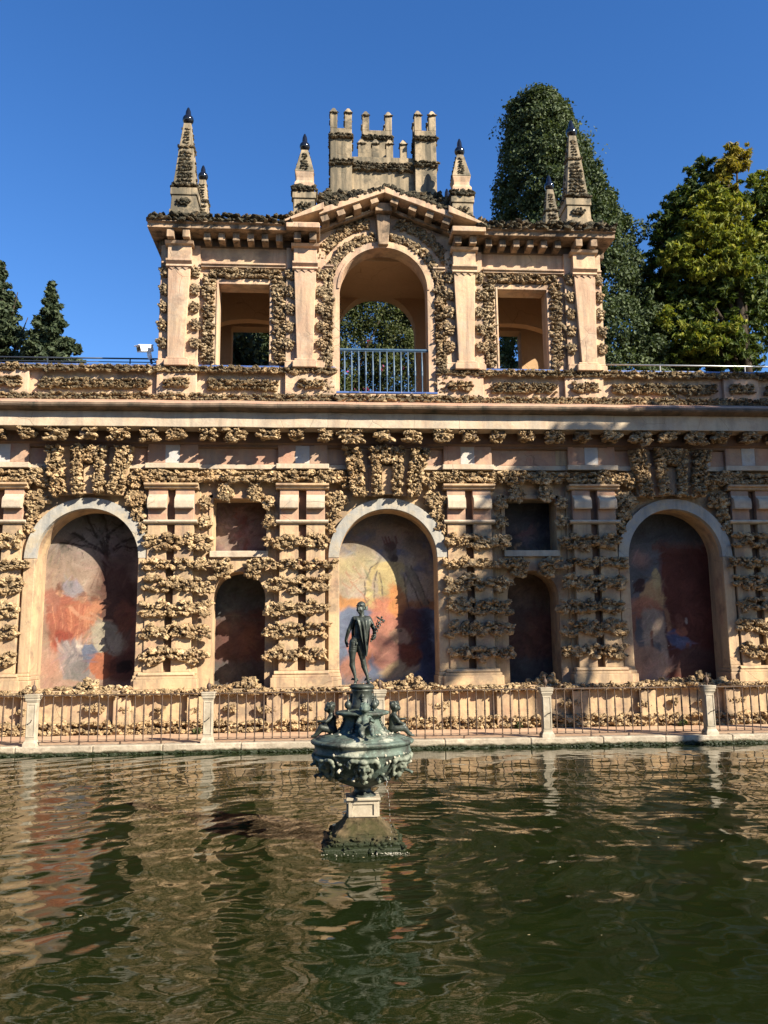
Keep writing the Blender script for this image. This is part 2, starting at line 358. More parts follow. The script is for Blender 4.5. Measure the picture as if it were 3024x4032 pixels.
class Rocks:
    def __init__(s): s.r = []; s.big = 10**9
    def add(s, x, y, z, sx, sy, sz, rot=None):
        s.r.append((x, y, z, sx, sy, sz, RNG.uniform(-.5, .5) if rot is None else rot))
    def strip(s, x0, x1, z0, z1, y, size=.085, depth=None, flat=1.25, dens=1.0, ang=None, edge=.35):
        # a band of lumps on a wall facing -y; big lumps first, then small ones between them
        depth = depth or size*.9; w, h = x1-x0, z1-z0
        n = max(2, int(dens*w*h/(size*size*1.75)))
        nz = max(1, round(h/(size*1.5))); nx = max(1, int(n/nz))
        for j in range(nz):
            for i in range(nx):
                k = RNG.uniform(.55, 1.0)+.6*RNG.uniform()**3
                x = x0+w*(i+.5+RNG.uniform(-.4, .4)+.25*(j % 2))/nx; z = z0+h*(j+.5+RNG.uniform(-edge, edge))/nz
                s.add(x, y-RNG.uniform(0, depth*.55), z, size*k*flat*RNG.uniform(.8, 1.25), depth*RNG.uniform(.8, 1.35), size*k*RNG.uniform(.62, .95), ang)
    def side(s, y0, y1, z0, z1, x, size, sgn):
        n = max(1, int((y1-y0)*(z1-z0)/(size*size*1.75)))
        for i in range(n):
            s.add(x+sgn*RNG.uniform(0, size*.4), RNG.uniform(y0, y1), RNG.uniform(z0, z1), size*.7, size*RNG.uniform(.8, 1.4), size*RNG.uniform(.6, .95))
    def ring(s, cx, cz, r0, r1, a0, a1, y, size=.075, dens=1.0):
        n = max(1, int(dens*abs(R(a1-a0))*(r0+r1)/2*(r1-r0)/(size*size*1.75))); nr = max(1, round((r1-r0)/(size*1.5))); na = max(1, n//nr)
        for j in range(nr):
            for i in range(na):
                a = R(a0+(a1-a0)*(i+.5+RNG.uniform(-.4, .4)+.25*(j % 2))/na); r = r0+(r1-r0)*(j+.5+RNG.uniform(-.35, .35))/nr
                k = RNG.uniform(.75, 1.3)
                s.add(cx+r*math.cos(a), y-RNG.uniform(0, size*.5), cz+r*math.sin(a), size*k*1.15, size*RNG.uniform(.8, 1.3), size*k*.8, a-math.pi/2+RNG.uniform(-.6, .6))
    def lobe(s, cx, cz, rx, rz, y, size=.085):
        n = max(3, int(math.pi*rx*rz/(size*size*1.6)))
        for i in range(n):
            r = math.sqrt((i+.5)/n); a = i*2.39996
            s.add(cx+rx*r*math.cos(a), y-size*.9*(1-r*r)-RNG.uniform(0, .04), cz+rz*r*math.sin(a), size*RNG.uniform(.85, 1.35), size*RNG.uniform(.8, 1.2), size*RNG.uniform(.7, 1.1))
    def knobs(s, n_each, k=.42):
        # small excrescences on the lumps, what makes tufa look spongy
        s.big = len(s.r)
        for x, y, z, sx, sy, sz, ro in list(s.r):
            for i in range(n_each):
                a = RNG.uniform(0, 6.28); q = RNG.uniform(.15, 1.0)
                s.r.append((x+sx*q*math.cos(a), y-sy*math.sqrt(max(.05, 1-q*q))*.85, z+sz*q*math.sin(a), sx*k*RNG.uniform(.6, 1.2), sy*k*RNG.uniform(.6, 1.2), sz*k*RNG.uniform(.6, 1.3), RNG.uniform(-1, 1)))
    def finish(s, parent, mat, sub=2, n_ind=300, seen=lambda q: True, name='rock', ind_sub=2):
        order = sorted(range(len(s.r)), key=lambda i: -s.r[i][3]*s.r[i][5]*(1 if seen(s.r[i]) else .001))
        inds = order[:n_ind]; rest = order[n_ind:]; pl = Vector(parent.location)
        for i in inds:
            x, y, z, sx, sy, sz, ro = s.r[i]
            o = bpy.data.objects.new(name, rock_mesh(ind_sub, RNG.integers(len(PRO[ind_sub])), mat)); COL.objects.link(o); o.parent = parent
            o.location = Vector((x, y, z))-pl; o.rotation_euler = (RNG.uniform(-.3, .3), ro, RNG.uniform(-.4, .4)); o.scale = (sx, sy, sz)
        if rest:
            Vs = []; Fs = []; b = 0
            for i in rest:
                x, y, z, sx, sy, sz, ro = s.r[i]; sb = sub if i < s.big else 1; P, F = PRO[sb][RNG.integers(len(PRO[sb]))]
                a = RNG.uniform(-.4, .4); P = P*[sx*RNG.choice([-1, 1]), sy, sz]
                P = P[:, [0, 1, 2]]; ca, sa = math.cos(a), math.sin(a); P = np.stack([P[:, 0]*ca-P[:, 1]*sa, P[:, 0]*sa+P[:, 1]*ca, P[:, 2]], 1)
                cr, sr = math.cos(ro), math.sin(ro); P = np.stack([P[:, 0]*cr+P[:, 2]*sr, P[:, 1], -P[:, 0]*sr+P[:, 2]*cr], 1)
                Vs.append(P+[x, y, z]); Fs.append(F+b); b += len(P)
            V = np.concatenate(Vs)-np.array(pl)
            o = link('rockwork', np_mesh('rockwork', V, np.concatenate(Fs)), mat, parent); o['kind'] = 'stuff'

# ------------------------------------------------------------------ setting: water, ground, walkway, kerb
WZ, FZ, KY = 0.57, 0.745, -2.75
def struct(o): o['kind'] = 'structure'; return o
def wave_field(X, Y):
    g = np.random.default_rng(3); H = np.zeros_like(X)
    env0 = np.interp(Y, [-16, -9, -5, -2.7], [1.5, 1.35, .8, .5])
    for i in range(84):
        lam = .20*(7.5**(g.uniform()**1.05)); th = g.normal(-.75, .8) if i % 3 else g.uniform(-3.14, 3.14); k = 2*np.pi/lam
        a = .0096*lam/(2*np.pi)*g.uniform(.5, 1.4); px, py = g.uniform(0, 6.28, 2)
        wob = .5*np.sin(X*.45*g.uniform(.6, 1.4)+px)+.5*np.sin(Y*.5*g.uniform(.6, 1.4)+py)        # crests bend, so no straight rows appear
        env = .6+.5*np.sin(X*g.uniform(.2, .7)+Y*g.uniform(.2, .7)+py)
        H += env0*a*env*np.sin(k*(X*np.cos(th)+Y*np.sin(th)+wob*.3)+px)
    for cx, cy, amp, lam, fall in ((-1.75, -11.35, .0040, .085, .75), (-.55, -11.2, .0045, .10, .9), (-.9, -11.75, .004, .075, .6), (-1.13, -11.05, .0045, .26, 2.6)):
        r = np.hypot(X-cx, Y-cy); H += amp*np.sin(2*np.pi*r/lam)*np.exp(-r/fall)
    H += .0070*np.sin(2*np.pi*(X*-.55+Y*.85+.5*np.sin(Y*.5))/.55)/(1+np.exp((X+3.0-.1*Y)*1.5))       # stronger swell on the left
    return H
gx = np.concatenate([[-18, -15, -12.5], np.arange(-10.5, 10.5, .036), [11.5, 13, 14.5]]); gy = np.concatenate([[-18.9], np.arange(-16.4, -2.72, .036)])
XX, YY = np.meshgrid(gx, gy); fade = np.ones_like(XX); fade[:, :3] = 0; fade[:, -3:] = 0; fade[0] = 0
ZZ = WZ+wave_field(XX, YY)*fade*.85
nx, ny = len(gx), len(gy); idx = np.arange(nx*ny).reshape(ny, nx)
WF = np.stack([idx[:-1, :-1].ravel(), idx[:-1, 1:].ravel(), idx[1:, 1:].ravel(), idx[1:, :-1].ravel()], 1)
struct(link('water', np_mesh('water', np.stack([XX.ravel(), YY.ravel(), ZZ.ravel()], 1), WF, True), M_WATER))
# ground: one sheet to the horizon with the pond basin let into it
S = 900; g = MB(); bx0, bx1, by0, by1, bz = -17, 14.2, -18.4, KY+.2, -.6
for x0, x1, y0, y1 in ((-S, S, by1, S), (-S, S, -S, by0), (-S, bx0, by0, by1), (bx1, S, by0, by1)):
    g.add([(x0, y0, .70), (x1, y0, .70), (x1, y1, .70), (x0, y1, .70)], [(0, 1, 2, 3)])
g.add([(bx0, by0, bz), (bx1, by0, bz), (bx1, by1, bz), (bx0, by1, bz), (bx0, by0, .7), (bx1, by0, .7), (bx1, by1, .7), (bx0, by1, .7)],
      [(0, 1, 2, 3), (0, 4, 5, 1), (1, 5, 6, 2), (2, 6, 7, 3), (3, 7, 4, 0)])
struct(g.build('ground', M_EARTH))
struct(MB().box(-17, 17, KY+.30, .2, .66, FZ).build('walkway', M_PAVE))
MB_front = MB().box(-17, 14.2, -23, -18.4, -.5, 1.15).build('terrace', M_PAVE); struct(MB_front)
pe = MB().box(-17, 14.2, KY+.02, KY+.31, -.5, .64).build('pond_edge', M_KERB); struct(pe)
x = -12.2
while x < 12.5:                                           # kerb stones, each its own block
    w = RNG.uniform(1.25, 1.9); dz = RNG.uniform(-.006, .006); dy = RNG.uniform(-.008, .008)
    MB().box(x+.004, x+w-.004, KY+dy, KY+.32, .60, FZ+.012+dz).build('kerb_stone', M_KERB, pe, bevel=.022); x += w
slime = Rocks(); slime.strip(-11.5, 12, WZ-.02, WZ+.045, KY+.0, .035, .03, 2.0)
slime.finish(pe, M_MOSS, 1, 0)
# ------------------------------------------------------------------ gallery wall
wall = thing('gallery_wall', 'long ochre rusticated wall with tufa bands, painted niches and pilasters behind the pond', 'wall', (0, 0, FZ))
XL, XR = -13.2, 13.6
BIG = (-7.35, 0.0, 7.35); SMALL = (-3.70, 3.66, -11.05, 11.0); PIL = (-9.47, -5.36, -2.14, 2.05, 5.27, 9.45, -12.6, 12.65)
SPR, RA = 4.90, 1.225
holes = [arch_outline(c, RA, 1.76, SPR, 28) for c in BIG]
for c in SMALL:
    holes.append([(c+.66, 5.08), (c+.66, 6.40), (c-.66, 6.40), (c-.66, 5.08)])
    holes.append(arch_outline(c, .655, 1.76, 3.92, 16))
m = MB().prism_holes([(XL, 1.3), (XR, 1.3), (XR, 8.0), (XL, 8.0)], holes, 0, .85)
m.build('wall_face', M_ST, wall, True)
MB().box(XL, XR, .86, 3.4, .70, 9.0).box(XL, XR, .0, .86, .70, 1.3).box(XL, XR, 0.0, .86, 8.0, 8.82).build('wall_body', M_ST, wall, True)
MB().box(XL, XR, -.38, -.002, .70, 1.62).build('dado', M_ST, wall, True, .02)
led = MB()
led.box(XL, XR, -.50, .84, 1.62, 1.757); led.build('ledge', M_ST, wall, True, .02)
for c in BIG:
    a = MB(); a.ring(c, SPR, RA+.002, RA+.265, 0, 180, -.17, .0, 36)
    a.build('archivolt', M_ARCH, wall, True)
    for s in (-1, 1):
        jl, jr = (c+s*(RA+.002), c+s*(RA+.27)) if s > 0 else (c-(RA+.27), c-(RA+.002))
        j = MB().box(jl, jr, -.16, 0, 2.16, SPR-.002).build('jamb_trim', M_ST, wall, True, .015)
        b0, b1 = min(c+s*(RA-.05), c+s*(RA+.33)), max(c+s*(RA-.05), c+s*(RA+.33))
        MB().box(b0, b1, -.27, .55, 1.757, 1.99).box(b0+.025, b1-.025, -.24, .53, 1.99, 2.08).box(b0+.045, b1-.045, -.19, .5, 2.08, 2.16).build('jamb_base', M_ST, wall, True, .02)
for c in SMALL:
    MB().box(c-.72, c+.72, -.10, .02, 4.92, 5.078).build('niche_sill', M_WHITE, wall, True, .015)
    f = MB(); f.box(c-.76, c-.662, -.035, 0, 5.08, 6.50).box(c+.662, c+.76, -.035, 0, 5.08, 6.50).box(c-.76, c+.76, -.035, 0, 6.402, 6.50)
    f.build('niche_frame', M_ST, wall, True, .01)
# pilasters: built once at x = 0, then copied
def make_pilaster():
    p = link('pilaster', MB().box(-.56, -.095, -.20, -.04, 2.15, 5.73).box(.095, .56, -.20, -.04, 2.15, 5.73).mesh('pilaster'), M_ST, wall)
    b = p.modifiers.new('bevel', 'BEVEL'); b.width = .012; b.segments = 2
    MB().box(-.69, .69, -.045, -.0, 2.1, 6.6).build('backing', M_ST, p, bevel=.01)
    MB().box(-.094, .094, -.058, -.047, 2.15, 6.58).build('groove', M_SLOT, p)  # shade of the slot painted as a dark strip
    MB().box(-.74, .74, -.34, -.0, 1.757, 1.99).box(-.70, .70, -.31, 0, 1.99, 2.055).profile_x([(-.26, 2.055), (-.285, 2.08), (-.285, 2.10), (-.24, 2.15), (0, 2.15), (0, 2.055)], -.66, .66).build('plinth', M_ST, p, bevel=.018)
    MB().profile_x([(-.20, 5.73), (-.27, 5.76), (-.29, 5.79), (-.27, 5.83), (0, 5.83), (0, 5.73)], -.65, .65).build('necking', M_WHITE, p, bevel=.008)
    q = MB().box(-.56, -.095, -.21, -.04, 5.83, 6.60).box(.095, .56, -.21, -.04, 5.83, 6.60); q.build('capital', M_PINK, p, bevel=.012)
    for x0, x1 in ((-.555, -.10), (.10, .555)):
        pr = [(-.211, 6.47)]+[(-.211-.16*math.sin(a), 6.42-.155*(1-math.cos(a))) for a in np.linspace(.25, 1.45, 8)]+[(-.37, 6.13), (-.35, 6.10), (-.211, 6.12)]
        MB().profile_x(pr[::-1], x0, x1).build('scroll', M_WHITE, p, bevel=.006)
    MB().profile_x([(-.21, 6.60), (-.28, 6.62), (-.28, 6.66), (-.35, 6.69), (-.35, 6.74), (0, 6.74), (0, 6.60)], -.66, .66).build('abacus', M_ST, p, bevel=.008)
    MB().box(-.62, .62, -.19, -.0, 7.25, 7.78).build('frieze_block', M_PINK, p, bevel=.01)
    for x0, x1, mt in ((-.60, -.20, M_PINK), (-.18, .17, M_GREYP), (.19, .60, M_PINK)):
        MB().box(x0, x1, -.195, -.185, 7.27, 7.72).build('painted_panel', mt, p)
    MB().box(-.66, .66, -.28, -.0, 7.12, 7.25).build('string_block', M_WHITE, p, bevel=.015)
    return p
P0 = make_pilaster(); P0.location = (PIL[0], 0, -FZ)
for cx in PIL[1:]:
    c = P0.copy(); COL.objects.link(c); c.location = (cx, 0, -FZ)
    for ch in list(P0.children):
        k = ch.copy(); COL.objects.link(k); k.parent = c
MB().box(XL, XR, -.14, -.0, 7.13, 7.245).build('string_course', M_WHITE, wall, True, .012)
MB().box(XL, XR, -.09, -.0, 7.25, 7.78).build('frieze', M_PINK, wall, True)
x = -11.2
while x < 11.5:                                            # painted fields between the pilasters
    w = RNG.uniform(.5, 1.3)
    if RNG.uniform() < .55: MB().box(x, x+w, -.096, -.085, 7.27, 7.60+RNG.uniform(0, .14)).build('painted_field', [M_GREYP, M_PINK, M_ST][RNG.integers(3)], wall, True)
    x += w+RNG.uniform(.1, .5)
MB().profile_x([(-.14, 7.66), (-.19, 7.68), (-.19, 7.74), (-.24, 7.78), (-.24, 8.06), (0, 8.06), (0, 7.66)], XL, XR, 60, .008).build('bed_moulding', M_SLOT, wall, True)  # dark colour stands in for shade behind the brackets
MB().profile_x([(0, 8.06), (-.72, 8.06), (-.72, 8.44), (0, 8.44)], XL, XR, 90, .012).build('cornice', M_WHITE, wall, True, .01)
MB().profile_x([(-.70, 8.43), (-.80, 8.44), (-.90, 8.46), (-.96, 8.49), (-.985, 8.53), (-.96, 8.585), (-.0, 8.585), (0, 8.43)], XL, XR, 140, .018).build('drip_moulding', M_LICHEN_SHADE, wall, True)
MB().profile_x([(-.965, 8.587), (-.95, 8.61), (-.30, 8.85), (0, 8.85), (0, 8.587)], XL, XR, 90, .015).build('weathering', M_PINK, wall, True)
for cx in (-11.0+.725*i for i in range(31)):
    MB().box(cx-.17, cx+.17, -.60, -.23, 7.86, 8.058).build('bracket', M_LICHEN_SHADE, wall, True, .015)  # shade under the cornice put into the bracket colour

rk = Rocks(); vis = lambda q: abs(q[0]) < 9.7
XE = 10.6
def span(x0, x1, z, hh, y=-.20, size=.088, **k):
    x0, x1 = max(x0, -XE), min(x1, XE)
    if x1 > x0: rk.strip(x0, x1, z-hh, z+hh, y, size, .105, 1.15, edge=.45, **k)
piers = []
for i, c in enumerate(PIL[:6]):
    s = {0: -1, 1: 1, 2: -1, 3: 1, 4: -1, 5: 1}[i]     # side on which the small niche lies
    piers.append((c, s))
    sm = min(SMALL, key=lambda q: abs(q-c)); bg_ = min(BIG, key=lambda q: abs(q-c))
    e_small = sm-s*.66; e_big = bg_+s*(RA+.10)
    lo, hi = min(e_small, c-s*.72), max(e_small, c-s*.72)
    lo, hi = (min(lo, c-.68), max(c+.58, min(hi, c+.60))) if s < 0 else (min(c-.58, max(lo, c-.60)), max(hi, c+.68))
    for z, hh in ((5.29, .175), (4.24, .18), (3.66, .175), (3.12, .17), (2.54, .16)):
        o = RNG.uniform(-.04, .04); span(lo-.02+o, hi+.02+o, z, hh, -.20, .100, dens=1.1)
    l2, h2 = min(e_big, sm-s*.18), max(e_big, sm-s*.18)
    span(l2, h2, 4.74, .12, -.20, .088); rk.lobe(sm-s*.36, 4.62, .20, .24, -.10, .085)        # impost band with its drooping end
    # flanking lumps beside the capital
    xs = c+s*.80
    rk.lobe(xs+s*.02, 6.28, .16, .15, -.10, .075); rk.lobe(xs+s*.02, 5.80, .18, .14, -.10, .075)
    xb = c-s*.80
    rk.lobe(xb-s*.06, 6.34, .27, .21, -.13, .085); rk.lobe(xb+s*.0, 6.0, .17, .17, -.11, .08); rk.lobe(xb+s*.10, 5.66, .11, .17, -.09, .075)
for c in SMALL[:2]:
    for d in (-.36, .38): rk.lobe(c+d, 6.52, .18, .24, -.11, .075)
for c in BIG:                                           # keystones and their voussoirs, rough rock
    def quad(p, y, size):
        (x0, z0, w0), (x1, z1, w1) = p; n = int((z0-z1)/.085)
        for j in range(n):
            f = (j+.5)/n; xc = x0+(x1-x0)*f; w = w0+(w1-w0)*f; k = max(2, round(w/.13))
            for i in range(k):
                rk.add(c+xc-w/2+w*(i+.5+RNG.uniform(-.3, .3))/k, y-RNG.uniform(0, .07), z0+(z1-z0)*f+RNG.uniform(-.03, .03), .085*RNG.uniform(.8, 1.35), .13, .07*RNG.uniform(.75, 1.2))
    quad(((-.91, 7.66, .42), (-.70, 6.40, .32)), -.26, .08); quad(((.84, 7.66, .44), (.62, 6.42, .32)), -.26, .08)
    quad(((-.04, 7.68, .90), (-.03, 7.25, .76)), -.28, .08)
    quad(((-.31, 7.25, .24), (-.25, 6.44, .20)), -.28, .08); quad(((.24, 7.25, .26), (.22, 6.46, .20)), -.28, .08)
    for p in ([(-.60, 6.45), (-.48, 6.45), (-.52, 7.7), (-.72, 7.7)], [(-.14, 6.48), (.12, 6.48), (.12, 7.2), (-.16, 7.2)], [(.36, 6.45), (.46, 6.45), (.62, 7.7), (.44, 7.7)],
              [(-.90, 6.45), (-.60, 6.45), (-.72, 7.7), (-1.10, 7.7)], [(-.48, 6.45), (-.14, 6.45), (-.16, 7.2), (-.50, 7.2)], [(.12, 6.45), (.36, 6.45), (.44, 7.2), (.12, 7.2)], [(.46, 6.45), (.80, 6.45), (1.04, 7.7), (.62, 7.7)]):
        k = MB().prism([(c+a, b) for a, b in p], -.24 if abs(p[0][0]) < .3 and p[1][0] < .2 else -.16, 0).build('voussoir', M_ST, wall, True, .01)
    span(c-1.95, c-1.15, 6.91, .17, -.18); span(c+1.1, c+1.9, 6.91, .17, -.18)
    rk.lobe(c-1.10, 6.80, .13, .2, -.14, .08); rk.lobe(c+1.06, 6.80, .13, .2, -.14, .08)
for a, b in ((-10.5, -8.4), (-6.3, -1.1), (1.1, 6.3), (8.4, 10.5)):   # rock course under the string
    rk.strip(a, b, 6.78, 7.06, -.17, .085, .11, 1.3, 1.0)
for cx in (-11.0+.725*i for i in range(31)):
    if abs(cx) < 10.3:
        w_ = RNG.uniform(.14, .24); o_ = RNG.uniform(-.05, .05); zb = RNG.uniform(7.72, 7.84); rk.strip(cx+o_-w_, cx+o_+w_, zb, 8.03, -.56-RNG.uniform(0, .06), RNG.uniform(.058, .088), .10, RNG.uniform(1.2, 1.8), RNG.uniform(.75, 1.15), edge=.5); rk.strip(cx-.17, cx+.17, 7.80, 8.0, -.42, .07, .08)
rk.strip(-10.5, 10.5, 1.62, 1.77, -.50, .072, .10, 1.3, 1.1)
for c, hw in [(b, 1.25) for b in BIG]+[(s, .65) for s in SMALL[:2]]:       # rubble heaped in the niche bottoms
    rk.strip(c-hw, c+hw, 1.72, 1.82, -.30, .08, .12); rk.strip(c-hw*.5, c+hw*.3, 1.78, 1.86, -.16, .08, .12)
    rk.lobe(c+RNG.uniform(.2, .5)*hw, 1.86, .28, .13, -.36, .10)
for k in range(26):
    if RNG.uniform() < .3: continue                      # lumps on the dado and the footing band
    cx = -10.3+k*.82+RNG.uniform(-.1, .1); rk.lobe(cx, 1.30+RNG.uniform(-.04, .04), RNG.uniform(.10, .30), .085, -.43, .06)
rk.strip(-10.5, 10.5, .76, 1.04, -.44, .085, .11, 1.15, 1.1)
rk.knobs(2, .42); rk.finish(wall, M_ROCK, 2, 300, vis)
for cx in [b+s*o for b in BIG for s in (-1, 1) for o in (1.05, 2.75)]:
    if abs(cx) < 10.4: MB().box(cx-.20, cx+.20, -.52, -.42, .75, 1.60).build('dado_pier', M_ST, wall, True, .012)

# ------------------------------------------------------------------ frescoes: flat painting as colour on the niche backs
def fbm(nx, nz, seed, base=4, oct_=5):
    g = np.random.default_rng(seed); out = np.zeros((nz, nx)); amp = 1
    for o in range(oct_):
        k = base*2**o; G = g.uniform(-1, 1, (k*2+2, k+2))
        u = np.linspace(0, k, nx, endpoint=False); v = np.linspace(0, k*2, nz, endpoint=False)
        iu, iv = u.astype(int), v.astype(int); fu, fv = u-iu, v-iv; fu = fu*fu*(3-2*fu); fv = (fv*fv*(3-2*fv))[:, None]
        a = G[iv][:, iu]*(1-fu)+G[iv][:, iu+1]*fu; b = G[iv+1][:, iu]*(1-fu)+G[iv+1][:, iu+1]*fu
        out += amp*(a*(1-fv)+b*fv); amp *= .55
    return out
class Paint:
    def __init__(s, x0, x1, z0, z1, res, seed):
        s.nx, s.nz = int((x1-x0)/res), int((z1-z0)/res); s.x = np.linspace(x0, x1, s.nx); s.z = np.linspace(z0, z1, s.nz)
        s.X, s.Z = np.meshgrid(s.x, s.z); s.seed = seed; n = fbm(s.nx, s.nz, seed); n2 = fbm(s.nx, s.nz, seed+9)
        s.WX, s.WZ = s.X+.10*n, s.Z+.10*n2; s.N = n; s.N2 = n2; s.C = np.zeros((s.nz, s.nx, 3)); s.sub = 0
    def fill(s, c): s.C[:] = c
    def over(s, mask, c): mask = np.clip(mask, 0, 1)[..., None]; s.C = s.C*(1-mask)+np.array(c)*mask
    def blob(s, cx, cz, rx, rz, c, a=0, soft=.22, al=.92):
        X, Z = s.WX-cx, s.WZ-cz; ca, sa = math.cos(a), math.sin(a); d = np.hypot((X*ca+Z*sa)/rx, (-X*sa+Z*ca)/rz)
        s.over(al*np.clip((1-d)/soft, 0, 1), c)
    def line(s, pts, w, c, al=.9, warp=True):
        X, Z = (s.WX*.5+s.X*.5, s.WZ*.5+s.Z*.5) if warp else (s.X, s.Z); D = np.full(X.shape, 9.)
        for (a, b), (e, f) in zip(pts[:-1], pts[1:]):
            L = (e-a)**2+(f-b)**2+1e-9; t = np.clip(((X-a)*(e-a)+(Z-b)*(f-b))/L, 0, 1); D = np.minimum(D, np.hypot(X-a-t*(e-a), Z-b-t*(f-b)))
        s.over(al*np.clip((w-D)/(w*.45), 0, 1), c)
    def finish(s, cx, y, parent):
        g = np.random.default_rng(s.seed+77); dx = s.x[1]-s.x[0]
        for k in range(900):                             # brush strokes
            i, j = g.integers(s.nz), g.integers(s.nx); L = g.uniform(.06, .30); w = g.uniform(.012, .05); a = 1.2*s.N[i, j]+2.0*s.N2[i, j]+g.normal(0, .3); q = int(L/dx)+2
            i0, i1, j0, j1 = max(0, i-q), min(s.nz, i+q), max(0, j-q), min(s.nx, j+q); X, Z = s.X[i0:i1, j0:j1]-s.x[j], s.Z[i0:i1, j0:j1]-s.z[i]
            d = np.hypot((X*math.cos(a)+Z*math.sin(a))/L, (-X*math.sin(a)+Z*math.cos(a))/w); m = (np.clip((1-d)*2, 0, 1)*g.uniform(.25, .7))[..., None]
            c = s.C[i, j]*g.uniform(.68, 1.3)*g.uniform(.92, 1.08, 3); s.C[i0:i1, j0:j1] = s.C[i0:i1, j0:j1]*(1-m)+c*m
        C = s.C*(1+.22*s.N[..., None]*.8+.16*s.N2[..., None]); C = np.clip(C*(1+.06*np.random.default_rng(s.seed).normal(size=s.C.shape[:2])[..., None]), .004, .9)
        ck = fbm(s.nx, s.nz, s.seed+31, 9, 4); C = np.where((np.abs(ck) < .012)[..., None], C*.75, C)
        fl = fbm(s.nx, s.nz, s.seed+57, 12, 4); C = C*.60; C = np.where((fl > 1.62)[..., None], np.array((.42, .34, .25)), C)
        V = np.stack([(s.X+cx).ravel(), np.full(s.X.size, y), s.Z.ravel()], 1)-np.array(parent.location)
        idx = np.arange(s.nx*s.nz).reshape(s.nz, s.nx); F = np.stack([idx[:-1, :-1].ravel(), idx[:-1, 1:].ravel(), idx[1:, 1:].ravel(), idx[1:, :-1].ravel()], 1)
        me = np_mesh('fresco', V, F); at = me.color_attributes.new('paint', 'FLOAT_COLOR', 'POINT')
        at.data.foreach_set('color', np.concatenate([C.reshape(-1, 3), np.ones((s.nx*s.nz, 1))], 1).astype(np.float32).ravel())
        return link('fresco', me, M_FRESCO, parent)
tf = NT('fresco_paint'); vc = tf.n('ShaderNodeVertexColor', layer_name='paint')
tf.bump(tf.noise(18, 8, .7), .25, .01)
M_FRESCO = tf.done(tf.mix(1.0, vc.outputs[0], tf.mix(tf.rng(tf.noise(40, 6, .7), .3, .7), (.86, .85, .84), (1.12, 1.1, 1.08)), 'MULTIPLY'), .85, .2)

